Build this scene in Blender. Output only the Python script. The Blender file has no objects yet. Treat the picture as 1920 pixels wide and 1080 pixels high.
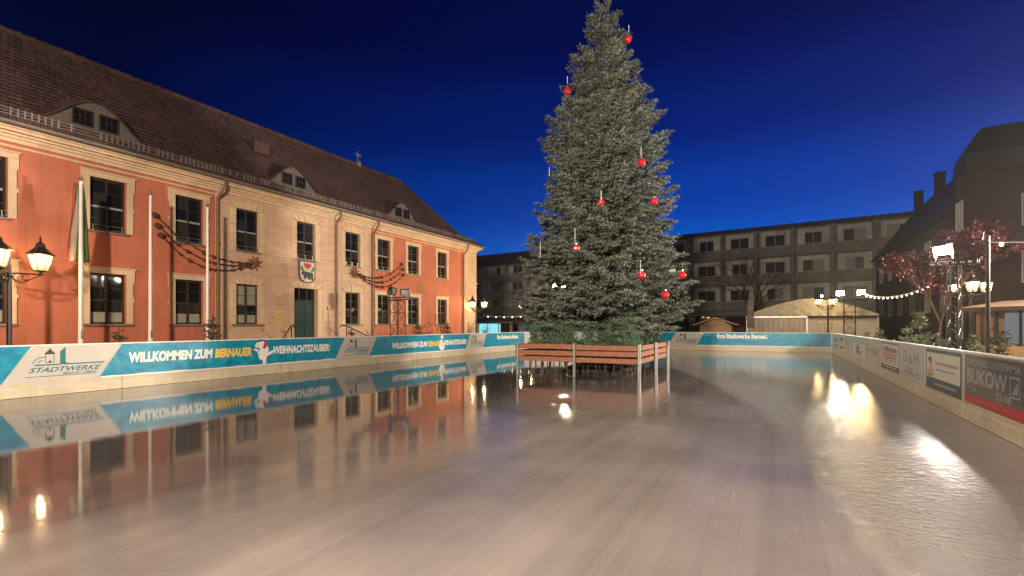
import bpy, math, random
import numpy as np
from mathutils import Vector, Matrix

random.seed(7)
RNG = np.random.default_rng(7)
scene = bpy.context.scene
COL = scene.collection

# ------------------------------------------------------------------ camera, sky, exposure
F_PX, EYE = 940.0, 1.6
YAW = math.atan(495 / 940)
SN, CS = math.sin(YAW), math.cos(YAW)
cam_data = bpy.data.cameras.new("camera")
cam_data.sensor_width = 36.0
cam_data.lens = 36.0 * F_PX / 1920.0
cam_data.shift_y = 70.0 / 1920.0
cam_data.clip_end = 1500.0
cam_data.clip_start = 0.05
camera = bpy.data.objects.new("camera", cam_data)
camera.location = (0, 0, EYE)
camera.rotation_euler = (math.radians(90), 0, YAW)
COL.objects.link(camera)
scene.camera = camera

scene.view_settings.view_transform = 'Standard'
scene.view_settings.look = 'None'
scene.view_settings.exposure = 0.0
scene.view_settings.gamma = 1.0
scene.view_settings.use_curve_mapping = False
scene.render.engine = 'CYCLES'
scene.cycles.max_bounces = 6
scene.cycles.sample_clamp_indirect = 6.0
scene.cycles.use_denoising = True
scene.cycles.caustics_reflective = False
scene.cycles.caustics_refractive = False

world = bpy.data.worlds.new("World")
scene.world = world
world.use_nodes = True
wn, wl = world.node_tree.nodes, world.node_tree.links
wn.clear()
w_out = wn.new('ShaderNodeOutputWorld')
w_bg = wn.new('ShaderNodeBackground')
w_sky = wn.new('ShaderNodeTexSky')
w_sky.sky_type = 'NISHITA'
w_sky.sun_disc = False
w_sky.sun_elevation = math.radians(-4.0)
w_sky.sun_rotation = math.radians(-6.0)
w_bg.inputs['Strength'].default_value = 0.1
# deep blue hour: the twilight gradient by height above the horizon, brightest where the sun went down
w_tc = wn.new('ShaderNodeTexCoord')
w_sep = wn.new('ShaderNodeSeparateXYZ')
wl.new(w_tc.outputs['Generated'], w_sep.inputs[0])
w_ramp = wn.new('ShaderNodeValToRGB')
cr = w_ramp.color_ramp
cr.interpolation = 'EASE'
stops = [(0.0, (0.0, 1.25, 6.8)), (0.12, (0.0, 1.05, 6.0)), (0.24, (0.0, 0.42, 3.6)), (0.36, (0.0, 0.13, 1.75)),
         (0.50, (0.0, 0.035, 0.75)), (0.7, (0.0, 0.02, 0.35)), (1.0, (0.0, 0.012, 0.25))]
while len(cr.elements) < len(stops):
    cr.elements.new(0.5)
for e, (p, c) in zip(cr.elements, stops):
    e.position = p
    e.color = (*c, 1)
wl.new(w_sep.outputs['Z'], w_ramp.inputs['Fac'])
w_dot = wn.new('ShaderNodeVectorMath')
w_dot.operation = 'DOT_PRODUCT'
w_dot.inputs[1].default_value = (math.sin(math.radians(2)), math.cos(math.radians(2)), 0)
wl.new(w_tc.outputs['Generated'], w_dot.inputs[0])
w_map = wn.new('ShaderNodeMapRange')
w_map.inputs['From Min'].default_value = 0.35
w_map.inputs['From Max'].default_value = 0.98
w_map.inputs['To Min'].default_value = 0.16
w_map.inputs['To Max'].default_value = 1.0
wl.new(w_dot.outputs['Value'], w_map.inputs['Value'])
w_mul = wn.new('ShaderNodeVectorMath')
w_mul.operation = 'SCALE'
wl.new(w_ramp.outputs['Color'], w_mul.inputs[0])
wl.new(w_map.outputs['Result'], w_mul.inputs['Scale'])
w_add = wn.new('ShaderNodeVectorMath')
w_add.operation = 'MULTIPLY_ADD'
w_add.inputs[1].default_value = (0.0, 0.05, 0.3)
wl.new(w_sky.outputs['Color'], w_add.inputs[0])
wl.new(w_mul.outputs[0], w_add.inputs[2])
wl.new(w_add.outputs[0], w_bg.inputs['Color'])
wl.new(w_bg.outputs[0], w_out.inputs[0])

# lamp powers (radiance of the emitting faces)
LANTERN = 400.0
FLOOD_FACADE_FILL = 2600.0
FLOOD_WING_FILL = 2000.0
FLOOD_REAR_FILL = 3900.0
FLOOD_MAST = 560.0
FLOOD_CORNER = 3000.0
FLOOD_BACK = 160.0
FLOOD_FAR = 480.0


# ------------------------------------------------------------------ helpers
def lin(r, g, b):
    def f(u):
        u /= 255.0
        return u / 12.92 if u <= 0.04045 else ((u + 0.055) / 1.055) ** 2.4
    return (f(r), f(g), f(b))


def mat(name, rgb, rough=0.6, metal=0.0, var=0.0, scale=3.0, bump=0.0, bscale=30.0, spec=0.5, stretch=None, tint=None):
    m = bpy.data.materials.new(name)
    m.use_nodes = True
    nt = m.node_tree
    b = nt.nodes['Principled BSDF']
    b.inputs['Base Color'].default_value = (*rgb, 1)
    b.inputs['Roughness'].default_value = rough
    b.inputs['Metallic'].default_value = metal
    b.inputs['Specular IOR Level'].default_value = spec
    if var or bump:
        geo = nt.nodes.new('ShaderNodeNewGeometry')
        src = geo.outputs['Position']
        if stretch:
            mp = nt.nodes.new('ShaderNodeMapping')
            mp.inputs['Scale'].default_value = stretch
            nt.links.new(src, mp.inputs[0])
            src = mp.outputs[0]
    if var:
        n = nt.nodes.new('ShaderNodeTexNoise')
        n.inputs['Scale'].default_value = scale
        n.inputs['Detail'].default_value = 6
        n.inputs['Roughness'].default_value = 0.65
        nt.links.new(src, n.inputs['Vector'])
        r = nt.nodes.new('ShaderNodeValToRGB')
        t = tint or (1, 1, 1)
        r.color_ramp.elements[0].position = 0.3
        r.color_ramp.elements[1].position = 0.72
        r.color_ramp.elements[0].color = (*[max(0, c * (1 - var)) for c in rgb], 1)
        r.color_ramp.elements[1].color = (*[min(1, c * (1 + var) * k) for c, k in zip(rgb, t)], 1)
        nt.links.new(n.outputs['Fac'], r.inputs[0])
        nt.links.new(r.outputs[0], b.inputs['Base Color'])
    if bump:
        n2 = nt.nodes.new('ShaderNodeTexNoise')
        n2.inputs['Scale'].default_value = bscale
        n2.inputs['Detail'].default_value = 4
        nt.links.new(src, n2.inputs['Vector'])
        bp = nt.nodes.new('ShaderNodeBump')
        bp.inputs['Strength'].default_value = bump
        bp.inputs['Distance'].default_value = 0.02
        nt.links.new(n2.outputs['Fac'], bp.inputs['Height'])
        nt.links.new(bp.outputs[0], b.inputs['Normal'])
    return m


def emit(name, rgb, strength):
    m = bpy.data.materials.new(name)
    m.use_nodes = True
    nt = m.node_tree
    nt.nodes.clear()
    o = nt.nodes.new('ShaderNodeOutputMaterial')
    e = nt.nodes.new('ShaderNodeEmission')
    e.inputs[0].default_value = (*rgb, 1)
    e.inputs[1].default_value = strength
    nt.links.new(e.outputs[0], o.inputs[0])
    return m


class MB:
    def __init__(self):
        self.v, self.f, self.m = [], [], []

    def add(self, verts, faces, mi=0):
        o = len(self.v)
        self.v.extend([tuple(p) for p in verts])
        for q in faces:
            self.f.append(tuple(i + o for i in q))
            self.m.append(mi)
        return self

    def quad(self, a, b, c, d, mi=0):
        return self.add([a, b, c, d], [(0, 1, 2, 3)], mi)

    def box(self, x0, x1, y0, y1, z0, z1, mi=0):
        v = [(x0, y0, z0), (x1, y0, z0), (x1, y1, z0), (x0, y1, z0), (x0, y0, z1), (x1, y0, z1), (x1, y1, z1), (x0, y1, z1)]
        return self.add(v, [(0, 3, 2, 1), (4, 5, 6, 7), (0, 1, 5, 4), (1, 2, 6, 5), (2, 3, 7, 6), (3, 0, 4, 7)], mi)

    def beam(self, p, q, w, h=None, mi=0, up=(0, 0, 1)):
        p, q = Vector(p), Vector(q)
        d = (q - p).normalized()
        s = d.cross(Vector(up))
        if s.length < 1e-4:
            s = d.cross(Vector((1, 0, 0)))
        s.normalize()
        u = s.cross(d)
        h = h or w
        vs = []
        for c in (p, q):
            for a, b in ((-1, -1), (1, -1), (1, 1), (-1, 1)):
                vs.append(c + s * (a * w / 2) + u * (b * h / 2))
        return self.add(vs, [(3, 2, 1, 0), (4, 5, 6, 7), (0, 1, 5, 4), (1, 2, 6, 5), (2, 3, 7, 6), (3, 0, 4, 7)], mi)

    def tube(self, pts, r, n=8, mi=0, caps=True):
        pts = [Vector(p) for p in pts]
        rr = r if isinstance(r, (list, tuple)) else [r] * len(pts)
        vs, fs = [], []
        prev = None
        for i, p in enumerate(pts):
            d = (pts[min(i + 1, len(pts) - 1)] - pts[max(i - 1, 0)]).normalized()
            if prev is None:
                a = d.cross(Vector((0, 0, 1)))
                if a.length < 1e-3:
                    a = d.cross(Vector((1, 0, 0)))
            else:
                a = prev - d * prev.dot(d)
            a.normalize()
            prev = a
            b = d.cross(a)
            for k in range(n):
                t = 2 * math.pi * k / n
                vs.append(p + (a * math.cos(t) + b * math.sin(t)) * rr[i])
        for i in range(len(pts) - 1):
            for k in range(n):
                k2 = (k + 1) % n
                fs.append((i * n + k, i * n + k2, (i + 1) * n + k2, (i + 1) * n + k))
        if caps:
            fs.append(tuple(range(n - 1, -1, -1)))
            fs.append(tuple(range((len(pts) - 1) * n, len(pts) * n)))
        return self.add(vs, fs, mi)

    def lathe(self, prof, n=12, c=(0, 0, 0), mi=0, rot=0.0):
        vs, fs = [], []
        for r, z in prof:
            for k in range(n):
                t = 2 * math.pi * k / n + rot
                vs.append((c[0] + r * math.cos(t), c[1] + r * math.sin(t), c[2] + z))
        for i in range(len(prof) - 1):
            for k in range(n):
                k2 = (k + 1) % n
                fs.append((i * n + k, i * n + k2, (i + 1) * n + k2, (i + 1) * n + k))
        fs.append(tuple(range(n - 1, -1, -1)))
        fs.append(tuple(range((len(prof) - 1) * n, len(prof) * n)))
        return self.add(vs, fs, mi)

    def prism(self, poly, o, ax, ay, d0, d1, mi=0):
        """flat outline poly (2D) in the plane o+ax*u+ay*v, from depth d0 to d1 along ax x ay"""
        o, ax, ay = Vector(o), Vector(ax), Vector(ay)
        nz = ax.cross(ay).normalized()
        n = len(poly)
        vs = [o + ax * u + ay * v + nz * d0 for u, v in poly] + [o + ax * u + ay * v + nz * d1 for u, v in poly]
        fs = [tuple(range(n - 1, -1, -1)), tuple(range(n, 2 * n))]
        fs += [(i, (i + 1) % n, n + (i + 1) % n, n + i) for i in range(n)]
        return self.add(vs, fs, mi)

    def flat(self, verts2, faces, o, ax, ay, d=0.0, mi=0):
        o, ax, ay = Vector(o), Vector(ax), Vector(ay)
        nz = ax.cross(ay).normalized()
        return self.add([o + ax * u + ay * v + nz * d for u, v in verts2], faces, mi)

    def ball(self, c, r, n=8, mi=0, sz=1.0):
        m = n // 2 + 1
        prof = [(max(1e-4, r * math.sin(math.pi * i / m)), -r * sz * math.cos(math.pi * i / m)) for i in range(m + 1)]
        return self.lathe(prof, n, c, mi)

    def mesh(self, name, mats):
        me = bpy.data.meshes.new(name)
        me.from_pydata(self.v, [], self.f)
        for m in (mats if isinstance(mats, (list, tuple)) else [mats]):
            me.materials.append(m)
        if any(self.m):
            me.polygons.foreach_set('material_index', self.m)
        me.update()
        return me


def link(name, me, parent=None, loc=(0, 0, 0), smooth=False, kind=None, label=None):
    o = bpy.data.objects.new(name, me)
    COL.objects.link(o)
    o.location = loc
    if parent is not None:
        o.parent = parent
    if smooth and me is not None:
        me.polygons.foreach_set('use_smooth', [True] * len(me.polygons))
        me.update()
    if kind:
        o['kind'] = kind
    if label:
        o['label'] = label
    return o


def build(name, mb, mats, parent=None, loc=None, **kw):
    """link one mesh; with a parent and no loc the geometry is given in world coordinates"""
    me = mb.mesh(name, mats)
    if loc is None:
        loc = (0, 0, 0)
        if parent is not None:
            t = Vector((0, 0, 0))
            p = parent
            while p is not None:
                t = t + Vector(p.location)
                p = p.parent
            loc = -t
    return link(name, me, parent, loc, **kw)


def thing(name, label, cat, loc=(0, 0, 0), rz=0.0, group=None):
    o = bpy.data.objects.new(name, None)
    o.empty_display_size = 0.2
    COL.objects.link(o)
    o.location = loc
    o.rotation_euler = (0, 0, rz)
    return tag(o, label, cat, group)


def tag(o, label, cat, group=None):
    o['label'] = label
    o['category'] = cat
    if group:
        o['group'] = group
    return o


def copy_tree(o, parent=None):
    kids = list(o.children)
    c = o.copy()
    COL.objects.link(c)
    c.parent = parent
    for k in kids:
        copy_tree(k, c)
    return c


def dup(root, loc, label, rz=None, scale=None, group=None):
    c = copy_tree(root)
    c.location = loc
    if rz is not None:
        c.rotation_euler = (0, 0, rz)
    if scale is not None:
        c.scale = (scale, scale, scale)
    c['label'] = label
    if group:
        c['group'] = group
    return c


ORD = ['first', 'second', 'third', 'fourth', 'fifth', 'sixth', 'seventh', 'eighth', 'ninth', 'tenth', 'eleventh', 'twelfth',
       'thirteenth', 'fourteenth', 'fifteenth', 'sixteenth', 'seventeenth']


def text2d(body, size, bold=0.0, shear=0.0, width=None, align=0.0):
    """flat letters; size is the cap height, width squeezes the line to that length"""
    cu = bpy.data.curves.new('lettering', 'FONT')
    cu.body = body
    cu.offset = bold
    cu.shear = shear
    cu.resolution_u = 3
    ob = bpy.data.objects.new('lettering', cu)
    COL.objects.link(ob)
    dg = bpy.context.evaluated_depsgraph_get()
    me = bpy.data.meshes.new_from_object(ob.evaluated_get(dg))
    v = np.array([p.co[:2] for p in me.vertices]) if len(me.vertices) else np.zeros((0, 2))
    fs = [tuple(p.vertices) for p in me.polygons]
    bpy.data.objects.remove(ob)
    bpy.data.curves.remove(cu)
    bpy.data.meshes.remove(me)
    x0, x1 = v[:, 0].min(), v[:, 0].max()
    k = size / 0.73
    v[:, 1] *= k
    w = (x1 - x0) * k if width is None else width
    v[:, 0] = (v[:, 0] - x0) / (x1 - x0) * w - align * w
    return v.tolist(), fs


# ------------------------------------------------------------------ materials
M = {}
M['red_plaster'] = mat('red_plaster', (0.52, 0.160, 0.088), 0.85, var=0.10, scale=1.1, bump=0.15, bscale=60)
M['cream_plaster'] = mat('cream_plaster', (0.61, 0.40, 0.275), 0.85, var=0.10, scale=1.6, bump=0.12, bscale=60)
M['cream_trim'] = mat('cream_trim', (0.66, 0.48, 0.31), 0.8, var=0.08, scale=2.5, bump=0.06, bscale=60)
M['groove'] = mat('groove', (0.56, 0.365, 0.245), 0.9)
M['sash'] = mat('sash', (0.035, 0.026, 0.022), 0.45, var=0.1, scale=8)
M['sash_pale'] = mat('sash_pale', (0.30, 0.29, 0.27), 0.5, var=0.1, scale=8)
M['glass_dark'] = mat('glass_dark', (0.010, 0.010, 0.011), 0.04, spec=0.35, bump=0.02, bscale=3)
M['glass_far'] = mat('glass_far', (0.035, 0.034, 0.032), 0.3, spec=0.15)
M['glass_dim'] = mat('glass_dim', (0.030, 0.028, 0.024), 0.07, spec=0.4, bump=0.04, bscale=3)
M['frosted'] = mat('frosted', (0.32, 0.30, 0.24), 0.35, var=0.08, scale=5)
M['blind'] = mat('blind', (0.27, 0.26, 0.21), 0.3, var=0.06, scale=5)
M['dark_room'] = mat('dark_room', (0.01, 0.01, 0.01), 0.9)
M['door_green'] = mat('door_green', (0.006, 0.033, 0.031), 0.35, var=0.15, scale=6)
M['zinc'] = mat('zinc', (0.24, 0.20, 0.17), 0.5, metal=0.4, var=0.2, scale=4)
M['brown_pipe'] = mat('brown_pipe', (0.20, 0.12, 0.075), 0.5, var=0.15, scale=5)
M['iron'] = mat('iron', (0.018, 0.017, 0.016), 0.45, metal=0.3, var=0.2, scale=12)
M['truss_black'] = mat('truss_black', (0.03, 0.022, 0.02), 0.45, metal=0.4, var=0.2, scale=10)
M['alu'] = mat('alu', (0.5, 0.47, 0.44), 0.35, metal=0.8, var=0.1, scale=10)
M['galv'] = mat('galv', (0.42, 0.42, 0.41), 0.42, metal=0.7, var=0.2, scale=9)
M['white_pole'] = mat('white_pole', (0.78, 0.72, 0.66), 0.4, var=0.05, scale=5)
M['board_white'] = mat('board_white', (0.51, 0.475, 0.435), 0.38, var=0.07, scale=2.0, bump=0.25, bscale=2.2)
M['board_kick'] = mat('board_kick', (0.58, 0.50, 0.36), 0.4, var=0.12, scale=3, stretch=(1, 1, 6))
M['kick_line'] = mat('kick_line', (0.66, 0.46, 0.16), 0.4, var=0.15, scale=4)
M['print_white'] = mat('print_white', (0.80, 0.78, 0.75), 0.4)
M['print_yellow'] = mat('print_yellow', (0.80, 0.55, 0.08), 0.4)
M['print_dark'] = mat('print_dark', (0.035, 0.035, 0.04), 0.45)
M['print_teal'] = mat('print_teal', (0.012, 0.13, 0.15), 0.4)
M['print_grey'] = mat('print_grey', (0.30, 0.29, 0.28), 0.4)
M['print_red'] = mat('print_red', (0.50, 0.035, 0.04), 0.4)
M['print_darkred'] = mat('print_darkred', (0.36, 0.02, 0.025), 0.4, var=0.12, scale=3)
M['print_green'] = mat('print_green', (0.06, 0.16, 0.09), 0.4)
M['print_navy'] = mat('print_navy', (0.025, 0.055, 0.085), 0.4)
M['print_skin'] = mat('print_skin', (0.58, 0.36, 0.26), 0.4)
M['print_pale'] = mat('print_pale', (0.62, 0.60, 0.50), 0.4, var=0.05, scale=3)
M['print_slate'] = mat('print_slate', (0.095, 0.085, 0.085), 0.4)
M['print_sky'] = mat('print_sky', (0.35, 0.52, 0.55), 0.4, var=0.08, scale=4)
M['wood'] = mat('wood', (0.30, 0.115, 0.058), 0.6, var=0.45, scale=5.0, bump=0.12, bscale=14, stretch=(1, 1, 9))
M['wood_pale'] = mat('wood_pale', (0.50, 0.32, 0.17), 0.65, var=0.2, scale=4, stretch=(1, 1, 8))
M['bark'] = mat('bark', (0.11, 0.07, 0.05), 0.9, var=0.35, scale=9, bump=0.4, bscale=18, stretch=(1, 1, 0.4))
M['twig'] = mat('twig', (0.075, 0.045, 0.03), 0.85, var=0.2, scale=8)
M['needle'] = mat('needle', (0.108, 0.130, 0.110), 0.55, var=0.5, scale=1.6, spec=0.3, tint=(1.05, 1.0, 0.95))
M['needle_fresh'] = mat('needle_fresh', (0.105, 0.135, 0.055), 0.55, var=0.3, scale=2.5, spec=0.3)
M['needle_dark'] = mat('needle_dark', (0.05, 0.06, 0.03), 0.6, var=0.3, scale=2.5, spec=0.3)
M['cut_fir'] = mat('cut_fir', (0.085, 0.15, 0.085), 0.55, var=0.35, scale=2.5, spec=0.3)
M['leaf_red'] = mat('leaf_red', (0.085, 0.013, 0.011), 0.5, var=0.5, scale=3.0)
M['leaf_dry'] = mat('leaf_dry', (0.22, 0.11, 0.035), 0.6, var=0.35, scale=6.0)
M['bauble'] = mat('bauble', (0.62, 0.018, 0.035), 0.28, var=0.06, scale=9)
M['tube_light'] = mat('tube_light', (0.75, 0.78, 0.74), 0.25)
M['star_red'] = mat('star_red', (0.55, 0.13, 0.05), 0.4)
M['star_brown'] = mat('star_brown', (0.21, 0.075, 0.03), 0.6, var=0.2, scale=9)
M['garland'] = mat('garland', (0.085, 0.026, 0.014), 0.7)
M['paving'] = mat('paving', (0.11, 0.10, 0.09), 0.8, var=0.25, scale=1.2, bump=0.3, bscale=12)
M['soil'] = mat('soil', (0.035, 0.03, 0.026), 0.9, var=0.3, scale=5, bump=0.5, bscale=9)
M['slab_dark'] = mat('slab_dark', (0.28, 0.275, 0.23), 0.9, var=0.15, scale=0.6)
M['slab_light'] = mat('slab_light', (0.66, 0.64, 0.53), 0.9, var=0.12, scale=0.7)
M['win_frame'] = mat('win_frame', (0.42, 0.42, 0.40), 0.6)
M['curtain'] = mat('curtain', (0.38, 0.36, 0.30), 0.8, var=0.2, scale=6, stretch=(6, 6, 0.5))
M['brick'] = mat('brick', (0.040, 0.014, 0.011), 0.9, var=0.35, scale=1.3, bump=0.2, bscale=20)
M['zinc_dark'] = mat('zinc_dark', (0.018, 0.019, 0.021), 0.6, metal=0.2, var=0.2, scale=1)
M['roof_slate'] = mat('roof_slate', (0.03, 0.03, 0.033), 0.7, var=0.25, scale=1.2)
M['canvas'] = mat('canvas', (0.78, 0.72, 0.57), 0.7, var=0.06, scale=2)
M['canvas_dark'] = mat('canvas_dark', (0.10, 0.055, 0.035), 0.8, var=0.2, scale=3)
M['flag_green'] = mat('flag_green', (0.10, 0.14, 0.03), 0.8, var=0.15, scale=6)
M['flag_red'] = mat('flag_red', (0.36, 0.05, 0.04), 0.8, var=0.1, scale=6)
M['flag_white'] = mat('flag_white', (0.34, 0.27, 0.21), 0.8, var=0.1, scale=6)
M['sign_yellow'] = mat('sign_yellow', (0.72, 0.47, 0.13), 0.35, var=0.1, scale=4)
M['bulb_warm'] = emit('bulb_warm', (1.0, 0.66, 0.31), LANTERN)
M['bulb_small'] = emit('bulb_small', (1.0, 0.80, 0.52), 9.0)
M['flood_facade_fill'] = emit('flood_facade_fill', (1.0, 0.87, 0.70), FLOOD_FACADE_FILL)
M['flood_wing_fill'] = emit('flood_wing_fill', (1.0, 0.74, 0.38), FLOOD_WING_FILL)
M['flood_rear_fill'] = emit('flood_rear_fill', (1.0, 0.81, 0.62), FLOOD_REAR_FILL)
M['flood_back'] = emit('flood_back', (1.0, 0.78, 0.56), FLOOD_BACK)
M['flood_mast'] = emit('flood_mast', (1.0, 0.90, 0.76), FLOOD_MAST)
M['flood_corner'] = emit('flood_corner', (1.0, 0.80, 0.54), FLOOD_CORNER)
M['flood_far_white'] = emit('flood_far_white', (1.0, 0.90, 0.74), FLOOD_FAR)
M['flood_far_warm'] = emit('flood_far_warm', (1.0, 0.66, 0.28), FLOOD_FAR)
M['lit_cyan'] = emit('lit_cyan', (0.30, 0.85, 0.95), 1.0)
M['lit_white'] = emit('lit_white', (0.85, 0.95, 1.0), 1.1)
M['lit_blue'] = emit('lit_blue', (0.35, 0.50, 1.0), 1.0)
M['lit_window'] = emit('lit_window', (0.70, 0.80, 0.85), 0.22)
M['lit_warm'] = emit('lit_warm', (1.0, 0.78, 0.5), 0.8)
M['lit_bluegreen'] = emit('lit_bluegreen', (0.45, 0.75, 0.62), 0.10)


def make_pane():
    m = bpy.data.materials.new('lantern_glass')
    m.use_nodes = True
    nt = m.node_tree
    nt.nodes.clear()
    o = nt.nodes.new('ShaderNodeOutputMaterial')
    mx = nt.nodes.new('ShaderNodeMixShader')
    t = nt.nodes.new('ShaderNodeBsdfTransparent')
    d = nt.nodes.new('ShaderNodeBsdfTranslucent')
    d.inputs[0].default_value = (0.9, 0.85, 0.72, 1)
    mx.inputs[0].default_value = 0.16
    nt.links.new(t.outputs[0], mx.inputs[1])
    nt.links.new(d.outputs[0], mx.inputs[2])
    nt.links.new(mx.outputs[0], o.inputs[0])
    return m


M['lantern_glass'] = make_pane()


def make_banner_blue():
    m = mat('banner_blue', (0.006, 0.235, 0.36), 0.35)
    nt = m.node_tree
    b = nt.nodes['Principled BSDF']
    geo = nt.nodes.new('ShaderNodeNewGeometry')
    n = nt.nodes.new('ShaderNodeTexNoise')
    n.inputs['Scale'].default_value = 3.4
    n.inputs['Detail'].default_value = 9
    n.inputs['Roughness'].default_value = 0.72
    n.inputs['Distortion'].default_value = 0.6
    nt.links.new(geo.outputs['Position'], n.inputs['Vector'])
    r = nt.nodes.new('ShaderNodeValToRGB')
    n2 = nt.nodes.new('ShaderNodeTexNoise')
    n2.inputs['Scale'].default_value = 2.6
    n2.inputs['Detail'].default_value = 3
    nt.links.new(geo.outputs['Position'], n2.inputs['Vector'])
    bp = nt.nodes.new('ShaderNodeBump')
    bp.inputs['Strength'].default_value = 0.5
    bp.inputs['Distance'].default_value = 0.03
    nt.links.new(n2.outputs['Fac'], bp.inputs['Height'])
    nt.links.new(bp.outputs[0], b.inputs['Normal'])
    r.color_ramp.elements[0].position = 0.30
    r.color_ramp.elements[0].color = (0.002, 0.14, 0.24, 1)
    r.color_ramp.elements[1].position = 0.78
    r.color_ramp.elements[1].color = (0.03, 0.42, 0.56, 1)
    e = r.color_ramp.elements.new(0.52)
    e.color = (0.003, 0.255, 0.41, 1)
    nt.links.new(n.outputs['Fac'], r.inputs[0])
    nt.links.new(r.outputs[0], b.inputs['Base Color'])
    return m


M['banner_blue'] = make_banner_blue()


def make_tile():
    m = mat('roof_tile', (0.10, 0.05, 0.04), 0.75)
    nt = m.node_tree
    b = nt.nodes['Principled BSDF']
    geo = nt.nodes.new('ShaderNodeNewGeometry')
    isl = geo.outputs['Random Per Island']
    n = nt.nodes.new('ShaderNodeTexNoise')
    n.inputs['Scale'].default_value = 0.55
    n.inputs['Detail'].default_value = 7
    nt.links.new(geo.outputs['Position'], n.inputs['Vector'])
    mx = nt.nodes.new('ShaderNodeMath')
    mx.operation = 'MULTIPLY_ADD'
    mx.inputs[1].default_value = 0.45
    nt.links.new(isl, mx.inputs[0])
    sc = nt.nodes.new('ShaderNodeMath')
    sc.operation = 'MULTIPLY'
    sc.inputs[1].default_value = 0.75
    nt.links.new(n.outputs['Fac'], sc.inputs[0])
    nt.links.new(sc.outputs[0], mx.inputs[2])
    r = nt.nodes.new('ShaderNodeValToRGB')
    r.color_ramp.elements[0].position = 0.25
    r.color_ramp.elements[0].color = (0.026, 0.015, 0.014, 1)
    r.color_ramp.elements[1].position = 0.9
    r.color_ramp.elements[1].color = (0.090, 0.043, 0.036, 1)
    nt.links.new(mx.outputs[0], r.inputs[0])
    nt.links.new(r.outputs[0], b.inputs['Base Color'])
    return m


M['roof_tile'] = make_tile()


def stains(m, amount, sc=(5.0, 5.0, 0.35)):
    # rain streaks and grime running down a rendered wall
    nt = m.node_tree
    b = nt.nodes['Principled BSDF']
    src = b.inputs['Base Color'].links[0].from_socket
    geo = nt.nodes.new('ShaderNodeNewGeometry')
    mp = nt.nodes.new('ShaderNodeMapping')
    mp.inputs['Scale'].default_value = sc
    nt.links.new(geo.outputs['Position'], mp.inputs[0])
    n = nt.nodes.new('ShaderNodeTexNoise')
    n.inputs['Scale'].default_value = 1.0
    n.inputs['Detail'].default_value = 7
    n.inputs['Roughness'].default_value = 0.7
    nt.links.new(mp.outputs[0], n.inputs['Vector'])
    n2 = nt.nodes.new('ShaderNodeTexNoise')
    n2.inputs['Scale'].default_value = 0.6
    n2.inputs['Detail'].default_value = 5
    nt.links.new(geo.outputs['Position'], n2.inputs['Vector'])
    ad = nt.nodes.new('ShaderNodeMath')
    ad.operation = 'ADD'
    nt.links.new(n.outputs['Fac'], ad.inputs[0])
    nt.links.new(n2.outputs['Fac'], ad.inputs[1])
    mr = nt.nodes.new('ShaderNodeMapRange')
    mr.inputs['From Min'].default_value = 0.72
    mr.inputs['From Max'].default_value = 1.12
    mr.inputs['To Min'].default_value = 1.0 - amount
    mr.inputs['To Max'].default_value = 1.04
    nt.links.new(ad.outputs[0], mr.inputs['Value'])
    vm = nt.nodes.new('ShaderNodeVectorMath')
    vm.operation = 'SCALE'
    nt.links.new(src, vm.inputs[0])
    nt.links.new(mr.outputs[0], vm.inputs['Scale'])
    nt.links.new(vm.outputs[0], b.inputs['Base Color'])


for k_, a_k in (('red_plaster', 0.22), ('cream_plaster', 0.16), ('cream_trim', 0.2), ('board_white', 0.12), ('board_kick', 0.25), ('slab_light', 0.3), ('slab_dark', 0.3), ('brick', 0.35)):
    stains(M[k_], a_k)


def needle_speckle(m, lo, hi):
    nt = m.node_tree
    b = nt.nodes['Principled BSDF']
    src = b.inputs['Base Color'].links[0].from_socket
    geo = nt.nodes.new('ShaderNodeNewGeometry')
    mr = nt.nodes.new('ShaderNodeMapRange')
    mr.inputs['To Min'].default_value = lo
    mr.inputs['To Max'].default_value = hi
    nt.links.new(geo.outputs['Random Per Island'], mr.inputs['Value'])
    vm = nt.nodes.new('ShaderNodeVectorMath')
    vm.operation = 'SCALE'
    nt.links.new(src, vm.inputs[0])
    nt.links.new(mr.outputs[0], vm.inputs['Scale'])
    nt.links.new(vm.outputs[0], b.inputs['Base Color'])


for k_ in ('needle', 'needle_fresh', 'needle_dark', 'cut_fir', 'leaf_red', 'leaf_dry'):
    needle_speckle(M[k_], 0.25, 2.5 if k_ == 'needle' else 1.9)


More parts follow.
